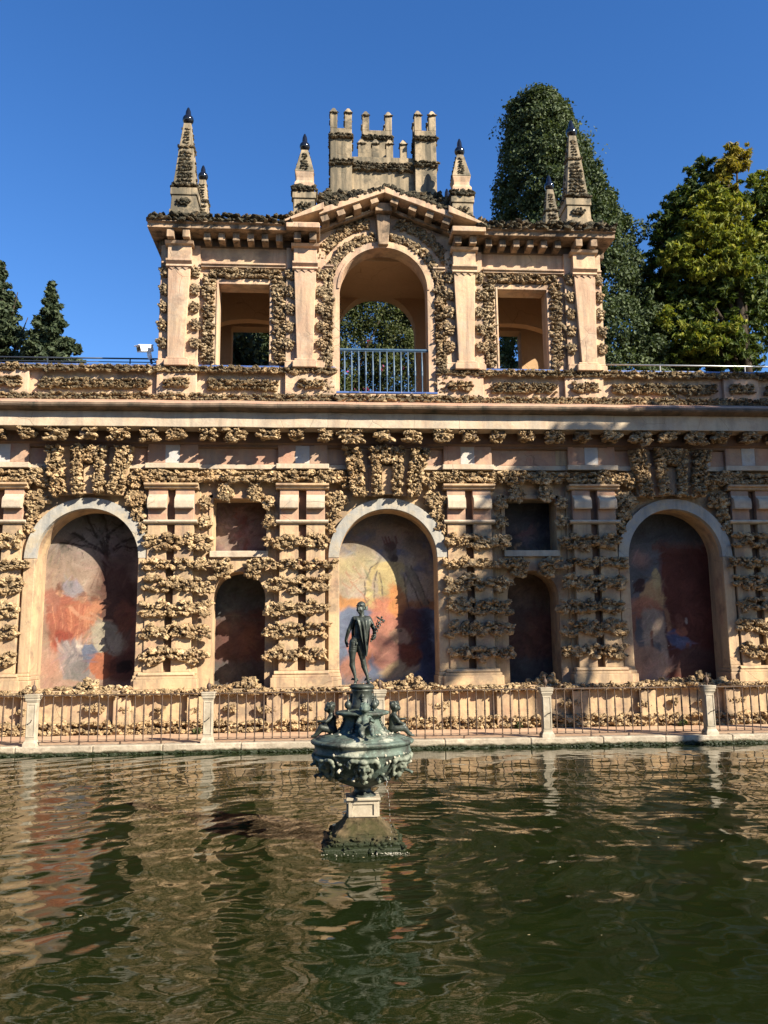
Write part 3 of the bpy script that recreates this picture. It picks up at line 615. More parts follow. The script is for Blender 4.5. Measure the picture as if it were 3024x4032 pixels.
def big(cx, seed, painter):
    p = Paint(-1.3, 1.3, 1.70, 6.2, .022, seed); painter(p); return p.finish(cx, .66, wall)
def left_scene(p):
    p.fill((.36, .25, .185)); p.over(np.clip((p.WZ-4.6)/1.2, 0, 1), (.26, .26, .25)); p.over(np.clip((p.WZ-5.2)/.9, 0, 1), (.085, .09, .10))
    p.over(np.clip(.5-np.abs(p.WZ-4.5)*1.1, 0, 1), (.42, .33, .25))
    for k, (x1, z1) in enumerate(((-.6, 5.6), (-.3, 6.05), (.15, 6.1), (.65, 5.9), (.95, 5.5), (-.95, 5.3), (1.1, 5.25), (.1, 5.7))):
        p.line([(.22, 5.05), ((.22+x1)/2+.1*(k % 3-1), (5.05+z1)/2+.12), (x1, z1)], .045-.003*k, (.022, .018, .015), .85)
        for q in range(5):
            bx, bz = .22+(x1-.22)*(.5+.1*q), 5.05+(z1-5.05)*(.5+.1*q); p.line([(bx, bz), (bx+.22*math.cos(q*2+k), bz+.2*math.sin(q*1.7+k))], .014, (.03, .024, .02), .7)
        p.blob(x1*.9, z1*.98, .26, .13, (.03, .035, .028), k, .9, .6)
    p.line([(.22, 5.1), (.20, 4.6), (.34, 4.1)], .08, (.045, .03, .025), .9)
    for q in range(7): p.line([(.20, 5.1), (-.1+.13*q, 4.2)], .02, (.15, .08, .06), .5)
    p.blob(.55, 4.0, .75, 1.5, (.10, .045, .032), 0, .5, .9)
    p.blob(-.75, 3.4, .48, .85, (.33, .11, .07)); p.blob(-.3, 3.5, .40, .52, (.38, .14, .08)); p.blob(-.08, 3.45, .22, .30, (.46, .20, .11)); p.blob(-.98, 3.9, .22, .3, (.31, .14, .10))
    for hx, hz in ((-.80, 4.12), (-.28, 4.02), (.08, 3.86)):      # three heads with hair, faces turned to the right
        p.blob(hx, hz, .13, .16, (.50, .27, .17), 0, .2, 1); p.blob(hx-.05, hz+.07, .13, .12, (.17, .07, .045), .4, .3, .9); p.blob(hx+.06, hz+.01, .018, .014, (.10, .05, .04)); p.line([(hx+.03, hz-.07), (hx+.09, hz-.07)], .012, (.25, .08, .06)); p.line([(hx+.12, hz+.02), (hx+.14, hz-.03), (hx+.11, hz-.04)], .010, (.30, .14, .10))
    for q in range(12): p.line([(-1.0+.11*q, 3.85-.05*(q % 3)), (-.95+.10*q, 3.35), (-1.02+.11*q, 2.85)], .016, (.22, .06, .04) if q % 2 else (.58, .28, .16), .6)
    p.line([(-.55, 3.75), (-.3, 3.5), (.02, 3.42)], .06, (.50, .26, .16)); p.line([(-.05, 3.6), (.2, 3.4), (.42, 3.42)], .05, (.50, .27, .17))
    p.blob(-.72, 3.05, .3, .25, (.25, .06, .04)); p.blob(-.55, 4.2, .33, .2, (.30, .28, .30)); p.blob(.1, 3.75, .14, .17, (.48, .22, .12))
    p.blob(.35, 2.95, .42, .5, (.42, .38, .28), .2); p.line([(.2, 3.2), (.35, 2.8), (.6, 2.5), (.9, 2.7)], .03, (.18, .15, .12), .7); p.blob(.7, 3.55, .25, .42, (.26, .11, .065))
    p.line([(.95, 3.7), (1.0, 3.2), (.9, 2.7)], .08, (.32, .12, .08), .7)
    p.blob(-.45, 2.55, .42, .5, (.28, .245, .235), .4)
    for q in range(9): p.line([(-.85+.12*q, 2.95), (-.62+.09*q, 2.6), (-.75+.12*q, 2.2)], .018, (.16, .15, .17) if q % 2 else (.40, .36, .33), .6); p.blob(-.1, 2.6, .2, .3, (.15, .17, .23), .2); p.blob(-.35, 2.2, .35, .28, (.22, .20, .19)); p.blob(.25, 2.35, .3, .34, (.40, .15, .08))
    p.blob(-.95, 2.3, .4, .6, (.42, .23, .16), 0, .8, .7); p.blob(-.3, 2.86, .09, .04, (.62, .55, .45), .4, .5); p.blob(.75, 2.3, .5, .5, (.13, .055, .04)); p.blob(.75, 2.35, .25, .2, (.025, .02, .02))
    p.over(np.clip((2.0-p.WZ)*3, 0, .7), (.34, .22, .16))
def centre_scene(p):
    p.fill((.44, .36, .25)); p.over(np.clip((p.WZ-4.9)/.5, 0, 1), (.21, .17, .13)); p.over(np.clip(.5+p.N*1.3-np.abs(p.WZ-5.55)*1.2, 0, .9), (.12, .14, .20))
    p.over(np.clip((p.N2-.15)*2, 0, .6)*(p.Z > 5.2), (.30, .22, .15)); p.over(np.clip((p.WZ-5.75)*3, 0, .7), (.085, .085, .095))
    p.over(np.clip(.9-np.abs(p.WZ-4.75)*2.4, 0, .7)*(p.X < .2), (.46, .40, .22)); p.over(np.clip((4.35-p.WZ)*2, 0, .6), (.40, .34, .27))
    p.over(np.clip((3.98-p.WZ)*9, 0, .95), (.50, .25, .10)); p.over(np.clip((3.72-p.WZ)*9, 0, .97), (.145, .19, .29))
    p.over(np.clip(.6*p.N, 0, .5)*(p.Z < 3.7), (.20, .26, .33))
    # standing figure seen from the waist up: plain torso, two arms, head in profile, trident
    sk = (.50, .40, .19)
    p.blob(.17, 4.25, .40, .72, sk, 0, .14); p.blob(.16, 4.72, .50, .22, sk, 0, .25)
    p.line([(-.22, 4.75), (-.42, 4.35), (-.38, 3.75)], .095, sk); p.line([(.58, 4.75), (.85, 4.3), (1.0, 3.8)], .10, (.30, .26, .17))
    ol = (.13, .105, .08)
    for l in ([(-.18, 4.86), (-.36, 4.7), (-.53, 4.35), (-.47, 3.75)], [(-.20, 4.60), (-.30, 4.3), (-.28, 3.75)], [(-.16, 4.55), (-.10, 4.2), (-.12, 3.8), (-.02, 3.3)], [(.5, 4.55), (.5, 4.1), (.6, 3.7)], [(.62, 4.85), (.85, 4.5), (1.08, 3.8)], [(.55, 4.6), (.74, 4.2), (.9, 3.7)]): p.line(l, .024, ol, .9)
    p.blob(.20, 5.18, .17, .24, (.12, .10, .08)); p.blob(.13, 5.36, .22, .15, (.085, .055, .045)); p.blob(.25, 5.0, .1, .14, (.06, .045, .04))
    for q in range(5): p.line([(-.02+.08*q, 5.40), (-.10+.09*q, 5.56)], .03, (.12, .05, .04), .9)
    p.line([(-.95, 4.38), (-.4, 3.9), (-.25, 3.72)], .016, (.36, .15, .09), .95); p.line([(-1.05, 4.62), (-.85, 4.30), (-.62, 4.45), (-.85, 4.72)], .014, (.40, .22, .15), .9); p.line([(-1.18, 4.32), (-.9, 4.16), (-.84, 4.3)], .014, (.40, .22, .15), .9)
    red = (.50, .20, .125)
    p.blob(.0, 3.45, .55, .55, red, .2); p.blob(.30, 3.85, .30, .45, (.56, .24, .09), .2, .3); p.blob(-.7, 2.75, .36, .55, (.46, .17, .10)); p.blob(.15, 2.7, .75, .75, (.48, .22, .15), .3)
    p.blob(.65, 3.1, .45, 1.0, (.14, .05, .035), 0, .5); p.blob(.35, 2.95, .30, .24, (.42, .27, .18)); p.line([(.62, 3.3), (.72, 2.9), (.5, 2.55), (.25, 2.5)], .03, (.13, .08, .06), .7); p.blob(.36, 3.06, .06, .05, (.06, .04, .03))
    p.blob(.35, 2.15, .6, .32, (.50, .36, .20), .2); p.blob(1.05, 2.8, .3, 1.2, (.05, .055, .085), 0, .6); p.blob(-.9, 2.1, .45, .4, (.44, .21, .14)); p.over(np.clip((1.98-p.WZ)*4, 0, .8), (.17, .16, .17))
    p.blob(.6, 2.5, .35, .3, (.22, .065, .035))
def right_scene(p):
    p.fill((.15, .15, .155)); p.over(np.clip((p.WZ-5.1)*2, 0, .9), (.055, .058, .06)); p.over(np.clip((p.X+.15+.05*p.N)*7, 0, 1)*(p.WZ < 5.2), (.135, .045, .03)); p.over(np.clip(.9-np.abs(p.WZ-5.25)*4, 0, .8)*(p.X > -.3), (.16, .07, .05))
    p.blob(-.6, 4.95, .35, .35, (.34, .20, .16), 0, .7); p.blob(-.35, 4.0, .36, .5, (.56, .34, .16)); p.blob(-.2, 4.45, .16, .28, (.56, .42, .20)); p.blob(-.55, 3.6, .42, .45, (.46, .19, .11)); p.blob(-.72, 4.30, .16, .22, (.075, .035, .03))
    p.blob(-.4, 3.15, .35, .55, (.44, .34, .26), .1); p.line([(-.5, 3.4), (-.55, 2.4)], .10, (.46, .36, .27)); p.line([(-.25, 3.3), (-.05, 2.4)], .11, (.46, .34, .25)); p.line([(-.42, 3.0), (-.42, 2.4)], .05, (.17, .07, .05))
    p.line([(-.85, 3.6), (-.95, 3.0), (-.9, 2.5)], .09, (.36, .16, .10)); p.line([(-.05, 3.6), (.05, 3.1), (.1, 2.7)], .07, (.42, .22, .12))
    p.blob(.25, 2.85, .32, .25, (.10, .12, .22), .3); p.blob(.42, 2.70, .26, .16, (.16, .17, .26)); p.blob(.40, 3.0, .22, .2, (.38, .14, .075), -.5); p.blob(.3, 3.3, .16, .2, (.22, .085, .055)); p.line([(.55, 2.7), (.4, 2.3), (.2, 2.2)], .06, (.32, .13, .08))
    p.blob(-.5, 2.2, .7, .42, (.54, .33, .22)); p.blob(-1.05, 2.5, .3, .5, (.50, .31, .21)); p.blob(.7, 2.2, .6, .5, (.12, .06, .045)); p.blob(.55, 3.35, .07, .1, (.5, .44, .36), 0, .3, .7)
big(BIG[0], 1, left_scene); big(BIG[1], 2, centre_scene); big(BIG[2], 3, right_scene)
def rect_scene(cx, seed, dark):
    p = Paint(-.72, .72, 5.0, 6.5, .016, seed)
    if not dark:                                         # winged child with a bow, red on rose
        p.fill((.30, .21, .17)); p.over(np.clip((p.WZ-5.7)/.6, 0, .8), (.17, .11, .10)); p.over(np.clip((5.28-p.WZ)*8, 0, .7), (.21, .13, .12))
        r = (.26, .085, .06); p.blob(.04, 5.92, .10, .11, r); p.blob(.05, 5.70, .12, .20, r); p.line([(-.02, 5.85), (-.18, 6.02), (-.14, 6.2)], .05, r); p.line([(.1, 5.55), (.14, 5.35), (.08, 5.16)], .055, r); p.line([(.0, 5.55), (-.14, 5.45), (-.24, 5.36)], .05, r)
        p.line([(.14, 5.8), (.3, 5.95)], .05, (.22, .09, .07)); p.line([(.15, 5.7), (.28, 5.62), (.36, 5.55)], .05, (.14, .06, .05)); p.line([(-.24, 6.15), (-.3, 5.95), (-.2, 5.75)], .015, (.12, .05, .04)); p.line([(-.1, 5.62), (-.24, 5.66), (-.2, 5.55)], .035, (.13, .06, .05))
    else:
        p.fill((.10, .085, .08)); p.over(np.clip((p.WZ-5.8)/.4, 0, .8), (.06, .058, .06)); p.over(np.clip((5.35-p.WZ)*4, 0, .8), (.19, .13, .075))
        r = (.30, .15, .12); p.blob(.02, 5.62, .24, .10, r, .3); p.blob(.28, 5.74, .10, .09, (.22, .12, .09)); p.line([(-.1, 5.6), (-.25, 5.5)], .07, r); p.line([(.12, 5.62), (.1, 5.48)], .05, r); p.blob(.05, 5.46, .3, .05, (.24, .19, .17))
    p.finish(cx, .62, wall)
rect_scene(SMALL[0], 11, False); rect_scene(SMALL[1], 12, True)
for c in SMALL[:2]:
    MB().box(c-.72, c+.72, .63, .84, 5.0, 6.5).build('niche_back', M_ST, wall, True)
    p = Paint(-.7, .7, 1.70, 4.7, .03, 20 if c < 0 else 21); p.fill((.085, .095, .10) if c < 0 else (.17, .12, .09))
    p.over(np.clip((3.7+.2*p.N-p.WZ)*3, 0, .8), (.15, .065, .045)); p.blob(-.2, 3.4, .35, .4, (.12, .08, .06), 0, .8); p.blob(.2, 2.9, .3, .6, (.19, .09, .055), 0, .6); p.over(np.clip((2.45+.1*p.N2-p.WZ)*6, 0, .9), (.10, .095, .09))
    p.finish(c, .843, wall)
for c in SMALL[2:]:
    p = Paint(-.72, .72, 1.7, 6.5, .06, 30); p.fill((.2, .12, .09)); p.finish(c, .843, wall)

# ------------------------------------------------------------------ parapet on top of the wall
def parapet(name, label, x0, x1, peds, rails):
    t = thing(name, label, 'parapet', ((x0+x1)/2, 0, 8.82))
    MB().box(x0, x1, -.04, .34, 8.83, 9.70).build('parapet_wall', M_PAV, t, True)
    MB().box(x0, x1, -.16, -.04, 8.83, 9.05).build('footing', M_PAV, t, True)
    MB().box(x0, x1, -.14, .36, 9.66, 9.792).build('coping', M_PAVST, t, True, .015)
    for a, b in peds: MB().box(a, b, -.16, -.035, 9.05, 9.655).build('pedestal', M_PAV, t, True, .012)
    r = Rocks(); r.strip(max(x0, -10.6), min(x1, 10.8), 8.86, 9.06, -.18, .062, .07, 1.4, 1.05)
    r.strip(max(x0, -10.6), min(x1, 10.8), 9.62, 9.79, -.15, .058, .075, 1.4, 1.05)
    edges = sorted([x0]+[e for p in peds for e in p]+[x1]); gaps = [(edges[i], edges[i+1]) for i in range(0, len(edges), 2)]
    for a, b in peds:
        w = min(.62, b-a-.3); r.strip((a+b)/2-w/2, (a+b)/2+w/2, 9.22, 9.46, -.17, .062, .09, 1.3, 1.1)
    for a, b in gaps:
        if b-a > .8: r.strip(a+.25, b-.22, 9.20, 9.46, -.05, .064, .10, 1.35, 1.1); 
    r.knobs(1, .5); r.finish(t, M_ROCKD, 1, 220, lambda q: abs(q[0]) < 9.8)
    x = max(x0, -11)
    while x < min(x1, 11)-.05:                            # blue glazed edging tiles
        w = min(RNG.uniform(.26, .34), min(x1, 11)-x)
        MB().box(x+.003, x+w-.003, -.10, .36, 9.795, 9.845+RNG.uniform(-.003, .003)).build('tile', M_TILE, t, True, .004); x += w
    for p in rails: p(t)
    return t
parapet('parapet', 'ochre parapet with rock panels and blue tile edging, left of the balcony', XL, -1.31, [(-9.9, -8.98), (-5.83, -4.83), (-2.60, -1.31)], [])
parapet('parapet', 'darker stained parapet with rock panels and blue tiles, right of the balcony', 1.31, XR, [(1.31, 2.52), (4.67, 5.70), (8.95, 9.90)], [])
MB().box(-1.30, 1.30, -.30, 3.38, 8.83, 9.075).build('balcony_floor', M_PAV, wall, True)
MB().box(XL, -1.31, .36, 3.38, 9.02, 9.075).box(1.31, XR, .36, 3.38, 9.02, 9.075).build('terrace_floor', M_PAVE, wall, True)
r = Rocks(); r.strip(-1.3, 1.3, 8.86, 9.04, -.31, .062, .07, 1.4, 1.05); r.finish(wall, M_ROCKD, 1, 0)
for i in range(8): MB().box(-1.30+.325*i+.003, -1.30+.325*(i+1)-.003, -.32, .30, 9.08, 9.125).build('tile', M_TILE, wall, True, .004)
# ------------------------------------------------------------------ pavilion
pav = thing('pavilion', 'cream loggia pavilion with pediment, central arch and two square windows on top of the wall', 'pavilion', (0, 0, 9.08))
WIN = (-3.68, 3.64); AC, AHW, ASP = -.05, 1.155, 11.98
def pav_holes(dz=0): return [[(c+.66, 9.86), (c+.66, 12.05), (c-.66, 12.05), (c-.66, 9.86)] for c in WIN]+[arch_outline(AC, AHW, 9.14, ASP, 32)]
MB().prism_holes([(-5.78, 9.08), (5.78, 9.08), (5.78, 13.17), (2.5, 13.17), (2.5, 13.42), (0, 14.38), (-2.5, 13.42), (-2.5, 13.17), (-5.78, 13.17)], pav_holes(), 0, .46).build('front_wall', M_PAV, pav, True)
MB().prism_holes([(-5.78, 9.08), (5.78, 9.08), (5.78, 13.17), (-5.78, 13.17)], pav_holes(), 2.90, 3.36).build('back_wall', M_INT, pav, True)
sidew = MB()
for x0, x1 in ((-5.78, -5.36), (5.36, 5.78)):
    sidew.box(x0, x1, .46, .95, 9.08, 13.17).box(x0, x1, 2.41, 2.90, 9.08, 13.17)
    ys = [(1.68+.73*math.cos(R(a)), 11.4+.73*math.sin(R(a))) for a in range(0, 181, 12)]
    for (ya, za), (yb, zb) in zip(ys[:-1], ys[1:]):
        sidew.add([(x, y, z) for x in (x0, x1) for y, z in ((ya, za), (ya, 13.17), (yb, 13.17), (yb, zb))], [(0, 1, 2, 3), (7, 6, 5, 4), (0, 3, 7, 4)])
sidew.build('side_wall', M_PAV, pav, True)
part_ = MB()
for xc in (-2.12, 2.06):                                  # walls between the bays, each with an arch
    x0, x1 = xc-.18, xc+.18; part_.box(x0, x1, .46, .80, 9.08, 13.0).box(x0, x1, 2.56, 2.90, 9.08, 13.0)
    ys = [(1.68+.88*math.cos(R(a)), 11.3+.88*math.sin(R(a))) for a in range(0, 181, 12)]
    for (ya, za), (yb, zb) in zip(ys[:-1], ys[1:]):
        part_.add([(x, y, z) for x in (x0, x1) for y, z in ((ya, za), (ya, 13.0), (yb, 13.0), (yb, zb))], [(0, 1, 2, 3), (7, 6, 5, 4), (0, 3, 7, 4)])
part_.build('inner_wall', M_INT, pav, True)
for c in (-3.72, 3.72):                                   # shallow transverse arch in each side bay
    po = [(c+1.45, 13.0), (c-1.45, 13.0)]+[(c-1.45*math.cos(R(a)), 11.15+.68*math.sin(R(a))) for a in range(0, 181, 10)]
    MB().prism(po, 1.75, 2.05).build('transverse_arch', M_INT, pav, True)
MB().box(-5.36, 5.36, .46, 2.90, 13.02, 13.165).build('ceiling', M_INT, pav, True)
MB().box(-5.9, 5.9, .06, 3.55, 13.17, 13.44).build('roof', M_TOW, pav, True, .02)
for c in WIN:                                             # window surrounds
    f = MB(); a, b = c-.66, c+.66
    f.box(a-.16, a, -.06, .0, 9.86, 12.21).box(b, b+.16, -.06, .0, 9.86, 12.21).box(a, b, -.06, .0, 12.05, 12.21)
    f.build('window_frame', M_PAV, pav, True, .012)
    f = MB().box(a-.05, a+.0, -.085, -.058, 9.86, 12.10).box(b, b+.05, -.085, -.058, 9.86, 12.10).box(a, b, -.085, -.058, 12.05, 12.10).build('architrave', M_PAV, pav, True, .01)
f = MB().ring(AC, ASP, AHW+.003, AHW+.19, 0, 180, -.09, .0, 36).box(AC-AHW-.19, AC-AHW-.003, -.09, 0, 9.14, ASP).box(AC+AHW+.003, AC+AHW+.19, -.09, 0, 9.14, ASP)
f.build('arch_frame', M_PAV, pav, True)
f = MB().ring(AC, ASP, AHW+.003, AHW+.06, 0, 180, -.12, -.088, 36).build('arch_bead', M_PAV, pav, True)
MB().prism([(AC-.13, 13.17), (AC+.13, 13.17), (AC+.19, 14.02), (AC-.19, 14.02)], -.24, -.0).build('keystone', M_PAVST, pav, True, .02)
PP = (-5.33, -2.10, 2.08, 5.30)
for c in PP:
    p = MB(); sgn = 1 if c < 0 else -1
    w0, w1 = .205, .285; lean = .035*sgn*(1 if abs(c) > 4 else 0)
    p.add([(c-w0-lean, -.24, 9.98), (c+w0-lean, -.24, 9.98), (c+w0-lean, 0, 9.98), (c-w0-lean, 0, 9.98), (c-w1, -.27, 12.38), (c+w1, -.27, 12.38), (c+w1, 0, 12.38), (c-w1, 0, 12.38)],
          [(0, 3, 2, 1), (4, 5, 6, 7), (0, 1, 5, 4), (1, 2, 6, 5), (2, 3, 7, 6), (3, 0, 4, 7)])
    pl = p.build('pilaster', M_PAV, pav, True, .015)
    b = MB().box(c-.50, c+.50, -.10, -.0, 9.80, 13.08).build('pilaster_backing', M_PAV, pav, True, .01)
    q = MB().box(c-.31, c+.31, -.32, 0, 9.76, 9.93).box(c-.27, c+.27, -.29, 0, 9.93, 9.99).box(c-.52, c+.52, -.20, 0, 9.77, 9.93).box(c-.49, c+.49, -.17, 0, 9.93, 9.985).build('pilaster_base', M_PAV, pav, True, .02)
    q = MB().profile_x([(-.27, 12.38), (-.33, 12.41), (-.30, 12.47), (-.38, 12.54), (-.38, 12.59), (0, 12.59), (0, 12.38)], c-.33, c+.33).build('pilaster_capital', M_PAV, pav, True, .006)
    n = 3
    for i in range(n):                                    # pointed drops under the capital
        x = c-.26+.175*i; MB().add([(x, -.30, 12.40), (x+.17, -.30, 12.40), (x+.085, -.285, 12.32), (x, -.27, 12.40), (x+.17, -.27, 12.40)], [(0, 2, 1), (3, 4, 2), (0, 3, 2), (1, 2, 4), (0, 1, 4, 3)]).build('drop', M_PAV, pav, True)
    MB().box(c-.30, c+.30, -.28, 0, 12.59, 13.04).build('frieze_block', M_PAV, pav, True, .012)
    MB().profile_x([(-.28, 12.98), (-.36, 13.01), (-.40, 13.07), (0, 13.07), (0, 12.98)], c-.36, c+.36).build('frieze_cap', M_PAV, pav, True)
for x0, x1 in ((-5.80, -5.84+.18), (-4.80, -2.62), (2.60, 4.78), (5.80-.18, 5.80), (-1.60, -1.36), (1.26, 1.58)):
    MB().profile_x([(-.0, 12.47), (-.12, 12.50), (-.12, 12.53), (-.17, 12.56), (-.17, 12.60), (0, 12.63)], x0, x1).build('moulding', M_PAV, pav, True)
# entablature: dentils and cornice; returned over the inner pilasters
def dentil(x, y0, y1, z0, z1, w=.17): MB().box(x-w/2, x+w/2, y0, y1, z0, z1).build('dentil', M_PAVST, pav, True, .012)
for xs in (np.arange(-4.62, -2.60, .37), np.arange(2.72, 4.72, .37)):
    for x in xs: dentil(x, -.42, -.02, 13.09, 13.30)
for c in PP:
    for d in (-.20, .20): dentil(c+d, -.56, -.10, 13.09, 13.30, .18)
MB().profile_x([(-.0, 13.07), (-.05, 13.09), (-.05, 13.30), (0, 13.30)], -5.78, -1.9).build('bed_moulding', M_LICHEN_SHADE, pav, True)  # dark growth and the shade between dentils painted as one tone
MB().profile_x([(-.0, 13.07), (-.05, 13.09), (-.05, 13.30), (0, 13.30)], 1.9, 5.78).build('bed_moulding', M_LICHEN_SHADE, pav, True)
cor = [(-.46, 13.305), (-.60, 13.315), (-.60, 13.42), (-.68, 13.45), (-.66, 13.485), (0, 13.52), (0, 13.305)]
MB().profile_x(cor, -6.10, -1.75, 20, .01).build('cornice', M_PAVST, pav, True, .006)
MB().profile_x(cor, 1.75, 6.06, 20, .01).build('cornice', M_PAVST, pav, True, .006)
for s, xe in ((-1, -6.10), (1, 6.06)):
    MB().box(min(xe, xe-s*.42), max(xe, xe-s*.42), .0, 3.8, 13.31, 13.48).build('cornice', M_PAVST, pav, True, .012)
    for k in range(7): MB().box(min(s*5.79, s*6.0), max(s*5.79, s*6.0), .15+.46*k, .33+.46*k, 13.09, 13.305).build('dentil', M_PAVST, pav, True, .012)
    x0, x1 = (-2.58, -1.72) if s < 0 else (1.70, 2.58)
    MB().box(x0, x1, -.78, -.0, 13.315, 13.44).box(x0+.02, x1-.02, -.72, 0, 13.44, 13.49).build('cornice_block', M_PAV, pav, True, .015)
# pediment
for s in (-1, 1):
    a, b = Vector((s*2.62, 13.49)), Vector((s*1.62, 13.86))
    poly = [(a.x, a.y), (b.x, b.y), (b.x, b.y+.19), (a.x, a.y+.05)]
    MB().prism(poly if s < 0 else poly[::-1], -.74, -.0).build('raking_cornice', M_PAV, pav, True, .012)
    a, b = (s*1.74, 13.74), (-.04, 14.40)
    poly = [a, b, (b[0], b[1]+.17), (a[0], a[1]+.17)]
    MB().prism(poly if s < 0 else poly[::-1], -.66, -.0).build('raking_cornice', M_PAV, pav, True, .012)
    poly = [(s*1.95, 13.44), (-.04, 14.19), (-.04, 14.27), (s*1.95, 13.53)]
    MB().prism(poly if s < 0 else poly[::-1], -.22, .0).build('raking_moulding', M_PAVST, pav, True, .01)
    for k in range(4):
        f = (.12, .36, .60, .86)[k]; x = s*1.78+(-.04-s*1.78)*f; z = 13.55+(14.27-13.55)*f
        o = link('dentil', MB().box(-.10, .10, -.46, 0, -.02, .20).mesh('dentil'), M_PAVST, pav); o.location = (x, -.12, z-9.08); o.rotation_euler = (0, s*R(22), 0)
MB().prism([(AC-.22, 14.03), (AC+.22, 14.03), (AC+.22, 14.26), (AC-.22, 14.26)], -.40, -.0).build('apex_block', M_PAVST, pav, True, .02)
MB().prism([(-2.45, 13.40), (2.45, 13.40), (0, 14.42)], .06, 1.5).build('pediment_roof', M_TOW, pav, True)

pr = Rocks()
for c in WIN:
    pr.strip(c-.92, c+.92, 12.22, 12.46, -.06, .066, .09, 1.2, 1.15)
    for s in (-1, 1):
        x = c+s*.90; w = .13
        pr.strip(x-w-.02, x+w, 9.90, 12.26, -.05, .066, .09, 1.25, 1.15)
pr.ring(AC, ASP, AHW+.21, AHW+.45, 0, 82, -.06, .066, 1.15); pr.ring(AC, ASP, AHW+.21, AHW+.45, 98, 180, -.06, .066, 1.15)
pr.ring(AC, ASP, AHW+.62, AHW+.88, 18, 79, -.02, .066, 1.15); pr.ring(AC, ASP, AHW+.62, AHW+.88, 101, 162, -.02, .066, 1.15)
for s in (-1, 1):
    x = AC+s*(AHW+.34); pr.strip(x-.14, x+.14, 9.15, ASP, -.06, .066, .09, 1.25, 1.15)
for c in PP:
    for s in (-1, 1):
        for k in range(5):
            z = 10.42+k*.48; wx = .16 if k < 4 else .13
            x = c+s*(.39+(.03 if k < 2 else 0))
            pr.lobe(x, z, .13, .145, -.12, .058)
for s in (-1, 1):                                         # blocks round the corner of the building
    for k in range(5):
        for y in (.3, .75, 2.65, 3.1): pr.side(y-.12, y+.12, 10.30+.48*k, 10.55+.48*k, s*5.80, .06, s)
for x, z in ((-1.82, 14.0), (1.76, 14.0)): pr.lobe(x, z-.02, .14, .12, -.05, .055)
pr.knobs(1, .5); pr.finish(pav, M_ROCKP, 1, 300, name='rock', ind_sub=1)
pd = Rocks()
for a, b in ((-6.1, -2.4), (2.4, 6.06)): pd.strip(a, b, 13.47, 13.68, -.56, .085, .16, 1.2, 1.35)
for s in (-1, 1):
    pd.side(.1, 3.7, 13.49, 13.62, s*5.95, .07, s)
    for k in range(40):
        f = k/39; x = s*2.6*(1-f); z = 13.63+.93*f
        for q in range(2): pd.add(x+RNG.uniform(-.05, .05), -.58+.22*q, z+RNG.uniform(-.03, .07), .10, .12, .075, -s*.4)
    for k in range(150):                                  # rough slope between gable and tower
        f = RNG.uniform(0, 1); x = s*(1.75-1.55*f*RNG.uniform(.2, 1)); z = 14.12+.80*RNG.uniform(0, 1)+.30*(1-abs(x)/1.8)
        pd.add(x, -.1+.75*(z-14.12)/1.0+RNG.uniform(-.1, .1), z, .10, .13, .075)
pd.finish(pav, M_ROCKB, 1, 0)

# ------------------------------------------------------------------ crenellated tower
tow = thing('crenellated_tower', 'weathered square belfry with corner turrets and pointed merlons above the pediment', 'tower', (0, .8, 13.44))
TY = .8
MB().box(-1.58, 1.64, TY-.10, 3.2, 13.44, 15.12).build('tower_base', M_TOW, tow, True, .02)
MB().box(-.84, .94, TY+.16, TY+.55, 15.02, 16.40).build('curtain_wall', M_TOW, tow, True, .015)
MB().box(-1.30, 1.36, TY+.5, 3.0, 15.02, 16.1).build('tower_core', M_TOW, tow, True, .015)
tp = Rocks()
def merlon(x, y, z0, z1, w=.20):
    MB().box(x-w/2, x+w/2, y-w/2, y+w/2, z0, z1-.17).add([(x-w/2-.015, y-w/2-.015, z1-.17), (x+w/2+.015, y-w/2-.015, z1-.17), (x+w/2+.015, y+w/2+.015, z1-.17), (x-w/2-.015, y+w/2+.015, z1-.17), (x-.03, y-.03, z1), (x+.03, y-.03, z1), (x+.03, y+.03, z1), (x-.03, y+.03, z1)],
        [(0, 3, 2, 1), (4, 5, 6, 7), (0, 1, 5, 4), (1, 2, 6, 5), (2, 3, 7, 6), (3, 0, 4, 7)]).build('merlon', M_TOW, tow, True, .008)
    tp.strip(x-w/2-.02, x+w/2+.02, z1-.22, z1-.17, y-w/2-.01, .028, .03, 1.3); tp.side(y-w/2, y+w/2, z1-.24, z1-.16, x-w/2, .03, -1)
for x0, x1, y0, y1, z0, zt in ((-1.45, -.84, TY, TY+.62, 14.95, 17.16), (.94, 1.55, TY, TY+.62, 14.95, 17.16), (-.48, .40, TY+1.25, TY+1.95, 15.8, 17.95)):
    MB().box(x0, x1, y0, y1, z0, zt).build('turret', M_TOW, tow, True, .015)
    for mx in (x0+.10, x1-.10):
        for my in (y0+.10, y1-.10): merlon(mx, my, zt, zt+.66)
    dz = zt-17.16
    tp.strip(x0-.02, x1+.02, 16.84+dz, 16.97+dz, y0-.02, .042, .06, 1.3, 1.2); tp.side(y0, y1, 16.84+dz, 16.97+dz, x0-.01, .05, -1); tp.side(y0, y1, 16.84+dz, 16.97+dz, x1+.01, .05, 1)
    if dz == 0:
        tp.strip(x0-.02, x1+.02, 16.02, 16.20, y0-.02, .048, .07, 1.3, 1.2); tp.side(y0, y1, 16.02, 16.20, x1+.01, .05, 1)
    for z in np.arange(15.1, 17.1, .24): tp.side(y0+.05, y1-.05, z, z+.10, x0-.0, .04, -1)
tp.strip(-.82, .92, 15.95, 16.20, TY+.14, .052, .08, 1.3, 1.2)
for x in (-.56, -.16, .24, .64): merlon(x, TY+.30, 16.40, 17.02)
for k in range(210): tp.add(RNG.uniform(-1.58, 1.64), TY-.14, 14.45+.72*RNG.uniform(0, 1), .095, .10, .065)
